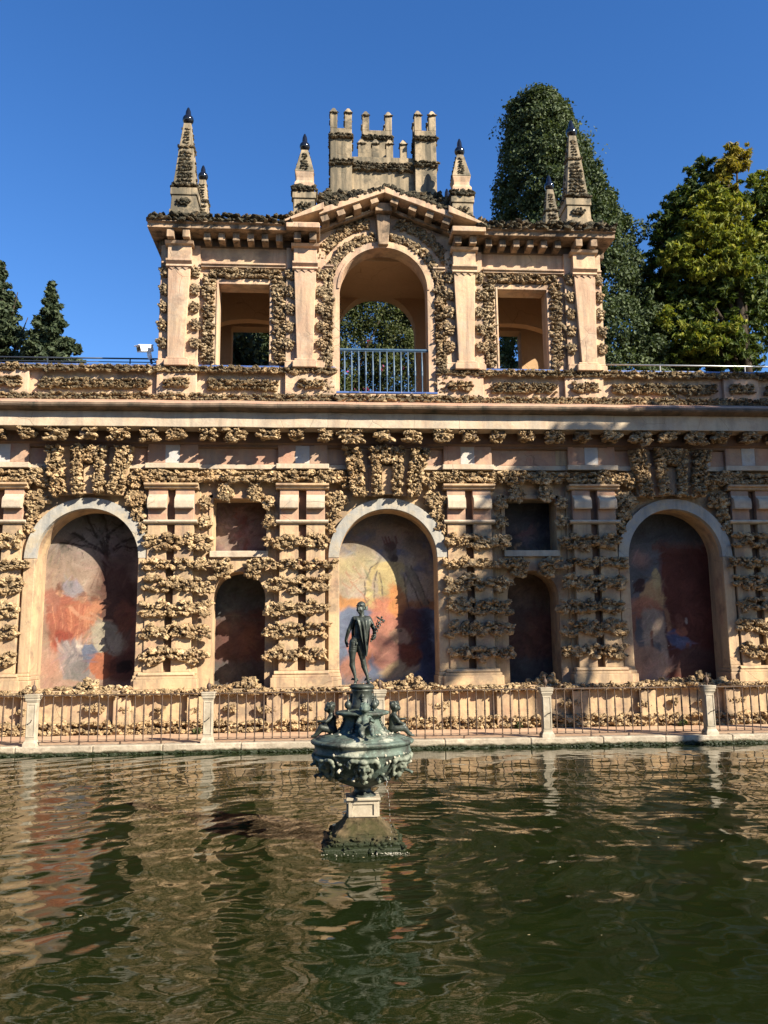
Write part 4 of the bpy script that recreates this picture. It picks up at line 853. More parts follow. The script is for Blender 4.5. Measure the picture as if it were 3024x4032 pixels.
tp.finish(tow, M_ROCKB, 1, 230, lambda q: q[1] < 1.2, ind_sub=1)

# ------------------------------------------------------------------ obelisks on the roof
def frustum(x0, z0, x1, z1): return MB().add([(s*x, t*x, z) for x, z in ((x0, z0), (x1, z1)) for s, t in ((-1, -1), (1, -1), (1, 1), (-1, 1))], [(0, 3, 2, 1), (4, 5, 6, 7), (0, 1, 5, 4), (1, 2, 6, 5), (2, 3, 7, 6), (3, 0, 4, 7)])
def band(r, z0, z1, w, size):
    r.strip(-w, w, z0, z1, -w, size, size, 1.2, 1.2)
    for s in (-1, 1): r.side(-w, w, z0, z1, s*w, size, s)
def finial(z, r, h, parent):
    prof = [(.01, z-.06), (r*.55, z-.05), (r*.5, z)]+[(max(.02, r*math.sin(a)), z+r-r*math.cos(a)) for a in np.linspace(.45, 2.55, 10)]
    zt = prof[-1][1]; prof += [(r*.52, zt+.02), (r*.46, zt+(h-zt+z)*.45), (r*.40, z+h-.10), (r*.2, z+h-.02), (.012, z+h)]
    return MB().lathe(prof, 20).build('finial', M_BLACK, parent)
def obelisk(tall, loc, label):
    t = thing('obelisk', label, 'obelisk', loc, group='obelisks along the pavilion roof'); r = Rocks()
    if tall:
        frustum(.37, -.5, .36, .10).build('plinth', M_TOW, t, bevel=.012); frustum(.335, .10, .315, .52).build('pedestal', M_TOW, t, bevel=.012); frustum(.35, .52, .345, .72).build('pedestal_cap', M_TOW, t, bevel=.012)
        frustum(.295, .78, .185, 1.96).build('shaft', M_TOW, t, bevel=.01); frustum(.185, 1.96, .10, 2.72).build('shaft', M_TOW, t, bevel=.01)
        band(r, .74, .85, .325, .055); band(r, 1.93, 2.02, .19, .045)
        for s in range(9): z = .95+s*.105; w = .19-.07*s/9; r.strip(-w, w, z-.03, z+.05, -(.285-.09*(z-.78)), .05, .05, 1.2, 1.2)
        for s in range(6): z = 2.10+s*.085; w = .075; r.strip(-w, w, z-.02, z+.03, -(.18-.11*(z-1.96)), .035, .035)
        for s in range(14): z = .9+s*.125; hw = .29-.095*(z-.78); r.side(-hw*.5, hw*.5, z, z+.06, hw-.01, .045, 1); r.side(-hw*.5, hw*.5, z, z+.06, -hw+.01, .045, -1)
        r.lobe(0, .32, .19, .09, -.33, .05); finial(2.72, .15, .52, t)
    else:
        frustum(.315, -.5, .31, .12).build('plinth', M_TOW, t, bevel=.012); frustum(.285, .12, .28, .50).build('pedestal', M_TOW, t, bevel=.012); frustum(.315, .50, .31, .68).build('pedestal_cap', M_TOW, t, bevel=.012)
        frustum(.27, .72, .26, .98).build('die', M_PAV, t, bevel=.01); MB().lathe([(.36, .98), (.30, 1.06), (.30, 1.14), (.345, 1.27), (.345, 1.30)], 4, a0=math.pi/4, sm=False).build('neck', M_PAV, t, bevel=.008)
        frustum(.255, 1.30, .09, 2.02).build('shaft', M_TOW, t, bevel=.01)
        band(r, .70, .86, .305, .06)
        for s in range(7): z = 1.38+s*.08; w = .085-.045*s/7; r.strip(-w, w, z-.02, z+.04, -(.25-.225*(z-1.30)), .042, .04, 1.2, 1.2)
        for s in range(7): z = 1.36+s*.09; hw = .25-.225*(z-1.3); r.side(-hw*.5, hw*.5, z, z+.05, hw-.01, .04, 1); r.side(-hw*.5, hw*.5, z, z+.05, -hw+.01, .04, -1)
        r.lobe(-.02, .30, .18, .07, -.28, .05); finial(2.02, .14, .52, t)
    rr = [(x+loc[0], y+loc[1], z+loc[2], *q) for x, y, z, *q in r.r]; r.r = rr
    r.finish(t, M_ROCKB, 1, 60, lambda q: q[1] < loc[1], ind_sub=1)
OZ = 13.92
obelisk(True, (-5.28, .12, OZ), 'tall obelisk with black finial on the left front corner of the pavilion roof')
obelisk(True, (-5.28, 2.9, OZ), 'obelisk half hidden behind the tall left corner obelisk')
obelisk(True, (5.25, .12, OZ), 'tall obelisk on the right front corner, standing before the big dark tree')
obelisk(True, (5.36, 2.9, OZ), 'thin looking obelisk just left of the tall right corner obelisk')
obelisk(False, (-2.14, .10, OZ+.02), 'short obelisk on a stepped pedestal left of the pediment')
obelisk(False, (2.09, .10, OZ+.02), 'short obelisk on a stepped pedestal right of the pediment')
obelisk(False, (2.10, 2.6, OZ-.02), 'obelisk mostly hidden, only its black finial showing beside the right short obelisk')
# ------------------------------------------------------------------ railings
def baluster_mesh(h, mat, r=.013):
    prof = [(r*.9, 0), (r*1.5, .01), (r*.8, .03), (r*1.0, h*.10), (r*1.15, h*.44), (r*1.9, h*.465), (r*1.2, h*.48), (r*2.0, h*.50), (r*1.2, h*.52), (r*1.95, h*.535), (r*1.35, h*.56), (r*1.55, h*.66), (r*.9, h*.90), (r*.85, h)]
    me = MB().lathe(prof, 8).mesh('baluster'); me.materials.append(mat); return me
t = thing('balcony_railing', 'blue iron balcony railing with turned balusters in the central arch', 'railing', (AC, -.02, 9.125))
MB().profile_x([(-.03, 1.19), (.03, 1.19), (.035, 1.215), (.02, 1.24), (-.02, 1.24), (-.035, 1.215)], -1.20, 1.20).build('top_rail', M_BLUE, t)
MB().box(-1.15, 1.15, -.012, .012, 1.165, 1.185).build('lower_rail', M_BLUE, t)
bme = baluster_mesh(1.18, M_BLUE, .017)
for i in range(12): o = link('baluster', bme, None, t); o.location = (-1.03+i*.1835, 0, -.0)

FY = -2.58; PX = [-11.25, -7.63, -4.02, -.40, 3.21, 6.83, 10.45]
def pillar():
    p = thing('fence_pillar', '', 'pillar', (PX[0], FY, FZ), group='stone pillars of the pond railing')
    MB().box(-.165, .165, -.165, .165, 0, .07).box(-.16, .16, -.16, .16, .07, .14, .045).build('base', M_STONE, p, bevel=.01)
    sh = MB().box(-.115, .115, -.115, .115, .14, .90); sh.box(-.085, .085, -.119, -.112, .22, .84)
    sh.build('shaft', M_STONE, p, bevel=.006)
    fr = MB()
    for x0, x1, z0, z1 in ((-.105, -.078, .19, .87), (.078, .105, .19, .87), (-.078, .078, .19, .215), (-.078, .078, .845, .87)): fr.box(x0, x1, -.130, -.110, z0, z1)
    fr.build('panel_frame', M_STONE, p, bevel=.004)
    MB().box(-.13, .13, -.13, .13, .90, .93).box(-.15, .15, -.15, .15, .93, .985).box(-.165, .165, -.165, .165, .985, 1.03).box(-.17, .17, -.17, .17, 1.03, 1.06).build('cap', M_STONE, p, bevel=.008)
    f = MB().lathe([(.035, 1.06), (.022, 1.08), (.02, 1.10), (.045, 1.125), (.060, 1.165), (.055, 1.205), (.03, 1.235), (.014, 1.25), (.006, 1.34)], 14).build('ball_finial', M_IRON, p)
    MB().tube([(.0, -.118, .50), (.03, -.20, .52), (.055, -.24, .545)], [.010, .010, .016], 6).build('hook', M_IRON, p)
    return p
plab = ['stone railing pillar beyond the left edge', 'stone railing pillar at the far left, before the left painted niche', 'stone railing pillar between the left and the middle big niches',
        'stone railing pillar right behind the fountain', 'stone railing pillar before the small dark niche right of the fountain', 'stone railing pillar at the right edge of the right painted niche', 'stone railing pillar beyond the right edge']
p0 = pillar(); p0['label'] = plab[1]; p0.location = (PX[1], FY, FZ); p0.scale = (.84, .84, 1)
for i in range(2, 6): dup(p0, (PX[i], FY, FZ), None, plab[i]).scale = (.84, .84, 1)
bm2 = baluster_mesh(.93, M_IRON, .0125)
def rail_panel():
    t = thing('railing_panel', '', 'railing', (0, FY, FZ), group='iron railing panels along the pond')
    w = 3.615-.26
    MB().box(-w/2-.05, w/2+.05, -.022, .022, 1.015, 1.038).build('top_rail', M_IRON, t, bevel=.004)
    MB().box(-w/2-.03, w/2+.03, -.018, .018, .07, .086).build('lower_rail', M_IRON, t)
    for i in range(3): MB().box(-w/4+w/4*i-.016, -w/4+w/4*i+.016, -.02, .02, .0, .07).build('foot', M_IRON, t)
    for i in range(18): o = link('baluster', bm2, None, t); o.location = (-w/2+w*(i+.5)/18, 0, .086)
    return t
rlab = ['iron railing panel at the left edge, left of the first pillar', 'iron railing panel before the left painted niche', 'iron railing panel left of the fountain', 'iron railing panel just right of the fountain',
        'iron railing panel before the right painted niche', 'iron railing panel at the right edge, right of the last pillar']
q0 = rail_panel(); q0['label'] = rlab[0]; q0.location = ((PX[0]+PX[1])/2, FY, FZ)
for i in range(1, 6): dup(q0, ((PX[i]+PX[i+1])/2, FY, FZ), None, rlab[i])
# hand rails at the back of the terrace
t = thing('handrail', 'dark thin pipe handrail above the blue tiles, left of the pavilion', 'handrail', (-8.7, 1.5, 9.08))
MB().tube([(-4.4, 0, 1.46), (2.7, 0, 1.46)], .022, 8).build('pipe', M_DARKP, t)
MB().tube([(-4.4, 0, 1.36), (2.7, 0, 1.36)], .014, 8).build('lower_pipe', M_DARKP, t)
for x in (-2.6, -.4, 1.8): MB().tube([(x, 0, 0), (x, 0, 1.46)], .018, 8).build('post', M_DARKP, t)
t = thing('handrail', 'pale metal handrail with thin posts above the blue tiles, right of the pavilion', 'handrail', (8.9, 1.5, 9.08))
MB().tube([(-3.1, 0, 1.47), (4.2, 0, 1.47)], .024, 8).build('pipe', M_STEEL, t)
for x in (-.95, 1.55): MB().tube([(x, 0, 0), (x, 0, 1.47)], .02, 8).build('post', M_STEEL, t)
# security camera
t = thing('security_camera', 'white security camera on a bracket at the left foot of the pavilion', 'camera', (-6.12, .1, 9.84))
h = link('housing', MB().box(-.085, .085, -.24, .18, 0, .15).box(-.10, .10, -.30, .20, .15, .175).mesh('housing'), M_CAMW, t)
h.location = (-.04, 0, .40); h.rotation_euler = (R(16), 0, R(-38)); b = h.modifiers.new('bevel', 'BEVEL'); b.width = .012; b.segments = 2
g = link('lens_window', MB().box(-.065, .065, -.247, -.242, .025, .12).mesh('lens_window'), M_BLACK, h)
MB().tube([(.02, .02, .42), (.03, .03, .30), (.06, .05, .22)], [.05, .06, .045], 10).build('joint', M_CAMW, t)
MB().tube([(.06, .05, .24), (.10, .06, .05), (.12, .06, -.02)], [.035, .03, .05], 8).build('bracket', M_DARKP, t)
MB().tube([(.10, .05, .22), (.20, .04, .16), (.28, .02, .05)], .012, 6).build('cable', M_DARKP, t)

# ------------------------------------------------------------------ modelled figures: capsules fused into one skin
DEPS = None
def fuse(name, caps, balls, voxel, mat, parent=None, smooth=4, n=12):
    m = MB()
    for p0, r0, p1, r1 in caps:
        p0, p1 = Vector(p0), Vector(p1); k = max(3, int((p1-p0).length/(min(r0, r1)*.45)))
        for i in range(k+1):
            f = i/k; m.sphere(p0.lerp(p1, f), r0+(r1-r0)*f, n)
    for c, r in balls: m.sphere(c, r, n)
    o = bpy.data.objects.new(name, m.mesh(name)); COL.objects.link(o)
    rm = o.modifiers.new('remesh', 'REMESH'); rm.mode = 'VOXEL'; rm.voxel_size = voxel; rm.use_smooth_shade = True
    sm = o.modifiers.new('smooth', 'SMOOTH'); sm.iterations = smooth; sm.factor = .5
    dg = bpy.context.evaluated_depsgraph_get(); me = bpy.data.meshes.new_from_object(o.evaluated_get(dg)); me.name = name
    bpy.data.objects.remove(o); me.polygons.foreach_set('use_smooth', [True]*len(me.polygons))
    return link(name, me, mat, parent)

# ------------------------------------------------------------------ fountain
FXC, FYC = -1.13, -11.05
ft = thing('fountain', 'green bronze bowl fountain on a mossy stone foot standing in the pond', 'fountain', (FXC, FYC, WZ))
f0 = -WZ
fr = lambda x0, z0, x1, z1: frustum(x0, z0+f0, x1, z1+f0)
fr(.445, .2, .44, .615).build('foot_step', M_MOSS, ft, bevel=.02); fr(.365, .615, .352, .70).build('foot_step', M_MOSS, ft, bevel=.02)
pr_ = [(.70, .315), (.735, .305), (.765, .268), (.80, .228), (.84, .197), (.876, .180)]
fv = []; ff = []; nz_, ns_ = 15, 11                        # worn foot: four concave faces, eroded
for k in range(nz_):
    z = .695+.181*k/(nz_-1); hw = np.interp(z, [p[0] for p in pr_], [p[1] for p in pr_])
    for q in range(4*ns_):
        side, u = divmod(q, ns_); u = 2*u/ns_-1; x, y = [(u, -1), (1, u), (-u, 1), (-1, -u)][side]
        d = 1-.05*max(0, abs(u)-.75)*4*.5; n_ = .016*noise.noise((x*hw*14, y*hw*14, z*14))+.012*noise.noise((x*hw*33, y*hw*33, z*33)); fv.append((x*(hw*d+n_), y*(hw*d+n_), z+f0))
for k in range(nz_-1):
    for q in range(4*ns_): r_ = (q+1) % (4*ns_); ff.append((k*4*ns_+q, k*4*ns_+r_, (k+1)*4*ns_+r_, (k+1)*4*ns_+q))
ff.append(tuple((nz_-1)*4*ns_+q for q in range(4*ns_)))
MB().add(fv, ff).build('foot', M_MOSS, ft)
mo = Rocks()
for side in range(4):
    for k in range(40):
        u = RNG.uniform(-.44, .44); x, y = [(u, -.44), (.44, u), (u, .44), (-.44, u)][side]; mo.add(FXC+x*RNG.uniform(.86, 1.0), FYC+y*RNG.uniform(.86, 1.0), WZ+RNG.uniform(.0, .05), RNG.uniform(.015, .045), RNG.uniform(.015, .04), RNG.uniform(.008, .022))
        u = RNG.uniform(-.36, .36); x, y = [(u, -.36), (.36, u), (u, .36), (-.36, u)][side]; mo.add(FXC+x, FYC+y, WZ+RNG.uniform(.05, .14), RNG.uniform(.012, .035), RNG.uniform(.010, .02), RNG.uniform(.008, .02))
mo.finish(ft, M_MOSS, 1, 0)
fr(.165, .875, .165, 1.045).build('pedestal', M_STONE, ft, bevel=.006)
pf = MB()
for a in range(4):
    ca, sa = math.cos(a*math.pi/2), math.sin(a*math.pi/2)
    for x0, x1, z0, z1 in ((-.165, -.115, .885, 1.04), (.115, .165, .885, 1.04), (-.115, .115, .885, .90), (-.115, .115, 1.02, 1.04)):
        b = MB().box(x0, x1, -.180, -.160, z0+f0, z1+f0); pf.add([(x*ca-y*sa, x*sa+y*ca, z) for x, y, z in b.v], b.f)
pf.build('panel_frame', M_STONE, ft, bevel=.003)
MB().box(-.175, .175, -.175, .175, 1.045+f0, 1.06+f0).box(-.19, .19, -.19, .19, 1.06+f0, 1.088+f0).build('pedestal_cap', M_STONE, ft, bevel=.006)
L = lambda prof, n=40: MB().lathe([(r, z+f0) for r, z in prof], n)
L([(.155, 1.088), (.15, 1.10), (.115, 1.125), (.095, 1.15), (.10, 1.185), (.135, 1.205)]).build('stem', M_BRONZE, ft)
bowl = [(.10, 1.195), (.17, 1.205), (.26, 1.24), (.36, 1.30), (.445, 1.385), (.505, 1.47), (.535, 1.545), (.542, 1.56), (.556, 1.568), (.556, 1.585), (.542, 1.592), (.545, 1.64), (.55, 1.655), (.578, 1.668), (.588, 1.683), (.588, 1.697), (.57, 1.71), (.50, 1.718)]
L(bowl, 56).build('bowl', M_PAT, ft)
L([(.53, 1.705), (.53, 1.718), (.50, 1.726), (.495, 1.735), (.455, 1.741), (.45, 1.75), (.40, 1.757), (.335, 1.775), (.28, 1.81), (.24, 1.86), (.215, 1.915), (.22, 1.955), (.25, 1.972), (.30, 1.983), (.312, 1.997), (.308, 2.012), (.28, 2.02), (.17, 2.03), (.15, 2.05), (.10, 2.055)], 48).build('lid', M_PAT, ft)
L([(.145, 2.045), (.148, 2.075), (.135, 2.09), (.118, 2.10), (.116, 2.23), (.126, 2.245), (.126, 2.255), (.116, 2.262), (.135, 2.275), (.143, 2.285), (.143, 2.300), (.128, 2.306), (.128, 2.318), (.02, 2.32)], 36).build('drum', M_BRONZE, ft)
for k in range(4):                                        # ball finials on the shelf
    a = R(-52+90*k)
    o = MB().lathe([(.022, 0), (.03, .008), (.013, .022), (.014, .034), (.030, .045), (.041, .07), (.040, .09), (.028, .112), (.012, .125), (.008, .15), (.002, .195)], 14).build('ball_finial', M_BRONZE, ft)
    o.location = (.20*math.cos(a)*1.05, .20*math.sin(a)*1.05, 2.018+f0)
# seated children on the rim: one body, four copies
cb = [((0, .01, .10), .062, (0, .015, .19), .056), ((0, .01, .235), .030, (0, .0, .27), .030)]
caps = cb+[((-.045, .015, .215), .026, (.045, .015, .215), .026),
    ((.055, .01, .21), .025, (.085, -.05, .165), .021), ((.085, -.05, .165), .020, (.055, -.125, .17), .015), ((-.055, .01, .21), .025, (-.09, -.03, .15), .021), ((-.09, -.03, .15), .020, (-.05, -.10, .12), .015),
    ((.035, 0, .075), .046, (.06, -.105, .10), .037), ((.06, -.105, .10), .035, (.055, -.165, .02), .023), ((-.035, 0, .075), .046, (-.055, -.10, .075), .037), ((-.055, -.10, .075), .035, (-.045, -.17, -.0), .023),
    ((.055, -.165, .015), .020, (.06, -.205, .008), .015), ((-.045, -.17, -.003), .020, (-.045, -.21, -.01), .015)]
balls = [((0, .02, .065), (.075, .065, .055)), ((0, -.005, .315), (.056, .060, .062)), ((0, -.045, .295), (.038, .028, .030)), ((0, -.066, .302), (.009, .010, .011)), ((.032, -.045, .295), (.016, .014, .015)), ((-.032, -.045, .295), (.016, .014, .015)), ((0, -.052, .275), (.016, .012, .008)),
    ((.056, 0, .31), (.009, .012, .016)), ((-.056, 0, .31), (.009, .012, .016)), ((0, -.035, .13), (.05, .035, .055)), ((.055, -.135, .172), (.017, .017, .015)), ((-.05, -.11, .12), (.017, .017, .015))]
for i in range(16):
    a = i*2.4; z = .33+.045*((i*7) % 16)/16; rr = .052*math.sqrt(max(.05, 1-((z-.315)/.065)**2))
    balls.append(((rr*math.cos(a), .008+abs(rr)*math.sin(a) if math.sin(a) > -.5 else -.03, z), (.017, .017, .015)))
ch = fuse('child_figure', caps, balls, .0085, M_BRONZE, ft, 3)
ch.location = (-.365, 0, 1.745+f0); ch.rotation_euler = (0, 0, R(-90)); ch['label'] = 'dark child figure facing left'
for loc, rz, lab, mt in (((.375, .02, 1.745), 98, 'child figure facing right with a lit golden head', M_BRONZE), ((.02, -.34, 1.755), 4, 'front child figure facing the camera', M_PAT), ((0, .36, 1.745), 180, None, M_BRONZE)):
    o = ch.copy(); COL.objects.link(o); o.location = (loc[0], loc[1], loc[2]+f0); o.rotation_euler = (R(0 if lab is None or 'front' not in lab else -10), 0, R(rz))
    if 'label' in o.keys(): del o['label']
    if lab: o['label'] = lab
    if mt is not M_BRONZE:
        me = o.data.copy(); me.materials.clear(); me.materials.append(mt); o.data = me
# satyr heads, scrolls and spouts round the bowl
def bowl_at(a, z):
    for (r0, z0), (r1, z1) in zip(bowl[:-1], bowl[1:]):
        if z0 <= z <= z1: r = r0+(r1-r0)*(z-z0)/(z1-z0); return Vector((r*math.cos(a), r*math.sin(a), z+f0))
hb = [((0, 0, 0), (.058, .055, .075)), ((0, -.05, -.005), (.014, .024, .03)), ((-.025, -.035, .022), (.024, .022, .014)), ((.025, -.035, .022), (.024, .022, .014)), ((-.03, -.035, -.015), (.022, .02, .018)), ((.03, -.035, -.015), (.022, .02, .018)), ((0, -.035, -.045), (.026, .02, .012)), ((0, -.02, -.09), (.035, .03, .045)), ((0, -.01, -.13), (.022, .022, .035)), ((0, -.03, .06), (.05, .03, .025))]
for s in (-1, 1):
    hb += [((s*.065, -.01, .055), (.03, .03, .022)), ((s*.10, -.005, .06), (.028, .028, .020)), ((s*.125, 0, .035), (.026, .026, .026)), ((s*.13, 0, 0), (.018, .02, .03)), ((s*.075, .01, -.05), (.02, .02, .04)), ((s*.055, 0, -.10), (.02, .02, .03))]
mk = fuse('mask_head', [], [(p_, tuple(q*1.2 for q in r_)) for p_, r_ in [(tuple(w*1.2 for w in p0_), r0_) for p0_, r0_ in hb]], .0095, M_MASK, ft, 3)
mlabs = None
angs = [-91, -36, 12, -146, -195]
for i, a in enumerate(angs):
    o = mk if i == 0 else mk.copy()
    if i: COL.objects.link(o)
    o.location = bowl_at(R(a), 1.47)*1.0; o.rotation_euler = (R(24), 0, R(a+90))
for a, z, ln in ((-120, 1.44, .09), (-105, 1.34, .075), (-64, 1.36, .11), (-22, 1.40, .14), (8, 1.46, .07), (-150, 1.38, .12), (-176, 1.46, .09), (-168, 1.36, .14)):
    p = bowl_at(R(a), z); d = Vector((math.cos(R(a)), math.sin(R(a)), -.25)).normalized()
    MB().tube([p-d*.03, p+d*ln*.8, p+d*ln+Vector((0, 0, -.012))], [.020, .017, .021], 10).build('spout', M_FOAM if a in (-120, -105, 8) else M_PAT, ft)
sw = MB()                                                 # leaf scrolls between the heads
for a in np.arange(-200, 25, 9.0):
    for z in (1.30, 1.40, 1.50):
        if RNG.uniform() < .62:
            p = bowl_at(R(a+RNG.uniform(-4, 4)), z+RNG.uniform(-.03, .03)); k = RNG.uniform(.012, .026); sw.sphere(p, (k*1.3, k*1.3, k*RNG.uniform(.7, 1.7)), 8)
sw.build('relief', M_MASK, ft)['kind'] = 'stuff'
lm = MB()
for k in range(30):                                       # lime scale left by the water
    a = R(RNG.choice([-92, -36, -120, -60])+RNG.normal(0, 9)); z = RNG.uniform(1.42, 1.56); p = bowl_at(a, z); q = RNG.uniform(.006, .016); lm.sphere(p*1.04+Vector((0, 0, RNG.uniform(-.01, .01)-.0*q)), (q, q, q*1.2), 6)
for k in range(16):
    a = R(RNG.uniform(-170, -10)); rr = RNG.uniform(.36, .44); q = RNG.uniform(.005, .016); lm.sphere((rr*math.cos(a), rr*math.sin(a), 1.785+f0), (q*1.4, q, q*.8), 6)
lm.build('lime_scale', M_FOAM, ft)['kind'] = 'stuff'
rl = MB()                                                 # leaf relief on the lid and mask on the drum
for k in range(8):
    a = R(-70+45*k); 
    for z, rr, q in ((1.80, .28, .028), (1.84, .25, .024), (1.88, .23, .02), (1.93, .215, .022)): rl.sphere((rr*math.cos(a), rr*math.sin(a), z+f0), (q, q, q*1.2), 8)
for k in range(4):
    a = R(-90+90*k)
    for z, q in ((2.19, .024), (2.165, .018), (2.14, .014), (2.205, .016)): rl.sphere((.118*math.cos(a), .118*math.sin(a), z+f0), (q, q, q), 8)
rl.build('leaf_relief', M_BRONZE, ft)['kind'] = 'stuff'
wj = bpy.data.materials.new('falling_water'); wj.use_nodes = True; wb = wj.node_tree.nodes['Principled BSDF']; wb.inputs['Base Color'].default_value = (.85, .88, .86, 1); wb.inputs['Roughness'].default_value = .1; wb.inputs['Transmission Weight'].default_value = .75; wb.inputs['IOR'].default_value = 1.33
jt = MB(); p = bowl_at(R(-64), 1.36)+Vector((.05, -.10, -.03))
for k in range(20):
    f = k/20; x = p.x+.05*f+RNG.normal(0, .006); z = p.z-.78*f*f-.05*f
    if z+WZ > WZ: jt.sphere((x, p.y-.04*f+RNG.normal(0, .006), z), (.0022, .0022, .006+.012*RNG.uniform()), 6)
jt.build('water_jet', wj, ft)['kind'] = 'stuff'
fm = MB()
for k in range(80):                                      # broken foam and drops where the jets land
    x = RNG.choice([RNG.normal(.30, .09), RNG.uniform(-.46, .46)], p=[.5, .5]); y = -.49-abs(RNG.normal(0, .05)); q = RNG.uniform(.002, .006); fm.sphere((x, y, .008), (q*1.6, q, q*.7), 6)
fm.build('foam', M_FOAM, ft)['kind'] = 'stuff'

# ------------------------------------------------------------------ bronze youth on top
K = .000511
def P(zx, zy, y=0.): return Vector(((zx-838)*K, y, (2086-zy)*K))
st = thing('bronze_statue', 'dark bronze statue of a standing youth with cap, cloak and winged staff on the fountain', 'statue', (FXC, FYC, 2.32))
c = []
def C(a, ra, b, rb): c.append((a, ra*K*1.07, b, rb*K*1.07))
C(P(690, 1110), 98, P(840, 1110), 92)                     # pelvis
C(P(770, 1060), 112, P(775, 930), 104); C(P(775, 930), 108, P(800, 800), 126); C(P(800, 790), 125, P(830, 700), 132)
C(P(740, 650), 84, P(930, 640), 86); C(P(690, 625), 62, P(985, 625), 62)
C(P(838, 580), 60, P(838, 470), 56)                       # neck
C(P(670, 630), 66, P(590, 790), 52, ); C(P(590, 790), 50, P(540, 880), 44); C(P(540, 880), 46, P(480, 1080, .03), 32); C(P(480, 1085, .03), 34, P(487, 1170, .05), 34)
C(P(490, 1170, .05), 26, P(520, 1250, .05), 15); C(P(478, 1170, .04), 18, P(500, 1260, .04), 13); C(P(500, 1140, .02), 18, P(525, 1190, .0), 14)
C(P(1005, 640), 66, P(1070, 760), 54); C(P(1070, 760), 52, P(1115, 850, .01), 45); C(P(1115, 855, .01), 44, P(1125, 960, -.07), 36); C(P(1125, 960, -.07), 34, P(1118, 1030, -.10), 32)
for q in range(4): C(P(1150-8*q, 1010+22*q, -.095), 14, P(1105-6*q, 1030+22*q, -.125), 13)
C(P(1120, 1030, -.10), 26, P(1095, 1060, -.115), 16)
C(P(655, 1150), 98, P(625, 1350), 92); C(P(625, 1350), 90, P(622, 1520), 62); C(P(622, 1520), 60, P(618, 1660, .012), 66); C(P(618, 1660, .012), 65, P(675, 1880), 37); C(P(675, 1880), 35, P(692, 1990), 32)
C(P(695, 2030), 34, P(672, 2062, -.055), 26); C(P(695, 2040, .012), 30, P(700, 2050, .02), 28)
for q in range(4): C(P(655+14*q, 2064, -.055), 12, P(642+16*q, 2072, -.078+.004*q), 9)
C(P(800, 1160), 98, P(830, 1380), 90); C(P(830, 1380), 88, P(862, 1560), 62); C(P(862, 1560), 61, P(888, 1690, .014), 66); C(P(888, 1690, .014), 64, P(952, 1890), 38); C(P(952, 1890), 36, P(968, 1990), 32)
C(P(972, 2030), 34, P(1000, 2064, -.05), 26); C(P(970, 2045, .012), 30, P(968, 2052, .02), 28)
for q in range(4): C(P(980+14*q, 2066, -.05), 12, P(985+18*q, 2074, -.074+.004*q), 9)
HX, HZ, HT = 815, 385, R(-28)
def Hd(x, y, z, r):                                       # a lump in head space, turned towards the left
    x, y, z = x*K, y*K, z*K; ca, sa = math.cos(HT), math.sin(HT); b = P(HX, HZ); r = (r,)*3 if not hasattr(r, '__len__') else r
    return (Vector((x*ca-y*sa, x*sa+y*ca, z))+b, tuple(q*K for q in r))
b = [Hd(0, 20, 40, (98, 112, 105)), Hd(0, -25, -30, (80, 88, 100)), Hd(0, -60, -95, (42, 40, 36)), Hd(0, -112, -25, (17, 24, 34)), Hd(0, -124, -44, (18, 18, 15)), Hd(0, -96, 18, (68, 22, 15)), Hd(-45, -78, -45, (26, 26, 26)), Hd(45, -78, -45, (26, 26, 26)),
     Hd(-34, -97, -2, (17, 10, 10)), Hd(34, -97, -2, (17, 10, 10)), Hd(0, -100, -76, (30, 14, 9)), Hd(0, -98, -90, (25, 13, 9)), Hd(96, 10, -20, (13, 26, 34)), Hd(-96, 10, -20, (13, 26, 34)),
     (P(745, 720, -.055), (62*K, 30*K, 50*K)), (P(890, 720, -.055), (62*K, 30*K, 50*K)), (P(770, 950, -.045), (75*K, 30*K, 60*K)), (P(770, 1060, -.042), (65*K, 35*K, 50*K)), (P(715, 1190, -.05), (22*K, 25*K, 34*K)), (P(725, 1150, .05), (95*K, 55*K, 85*K)), (P(800, 1150, .05), (90*K, 55*K, 85*K)),
     (P(622, 1520, -.022), (34*K, 24*K, 40*K)), (P(862, 1570, -.022), (34*K, 24*K, 40*K))]
fuse('body', c, b, .0046, M_BRONZE, st, 3)
def cloth(name, rows, parent, mat, folds, amp, thick=.006, nu=40):
    # rows: list of (left point, right point) from the top down
    V = []; F = []; nr = 44
    for j in range(nr):
        f = j/(nr-1)*(len(rows)-1); i = min(int(f), len(rows)-2); q = f-i; a = rows[i][0].lerp(rows[i+1][0], q); bb = rows[i][1].lerp(rows[i+1][1], q)
        for k in range(nu):
            u = k/(nu-1); p = a.lerp(bb, u); bulge = math.sin(math.pi*u)
            p = p+Vector((0, -amp*(math.sin(folds*math.pi*(u**.8)+j/nr*3.0)+.5*math.sin(folds*1.9*math.pi*u+1-j/nr*4))*(.35+.65*min(1, j/nr*2))-.034*bulge*(1-j/nr), -.02*bulge*(1-j/nr))); V.append(p)
    for j in range(nr-1):
        for k in range(nu-1): F.append((j*nu+k, (j+1)*nu+k, (j+1)*nu+k+1, j*nu+k+1))
    m = MB().add(V, F, True); o = m.build(name, mat, parent); s = o.modifiers.new('solid', 'SOLIDIFY'); s.thickness = thick; s.offset = 0; return o
cloth('cloak', [(P(690, 585, -.05), P(1030, 560, -.015)), (P(715, 650, -.078), P(1045, 640, -.05)), (P(755, 770, -.082), P(1030, 760, -.065)), (P(790, 900, -.080), P(1015, 900, -.065)), (P(815, 1040, -.078), P(1005, 1040, -.060)), (P(855, 1170, -.075), P(985, 1180, -.05)), (P(890, 1300, -.07), P(975, 1290, -.045)), (P(905, 1400, -.06), P(960, 1400, -.045)), (P(930, 1475, -.055), P(945, 1475, -.05))], st, M_BRONZE, 3.4, .0135)
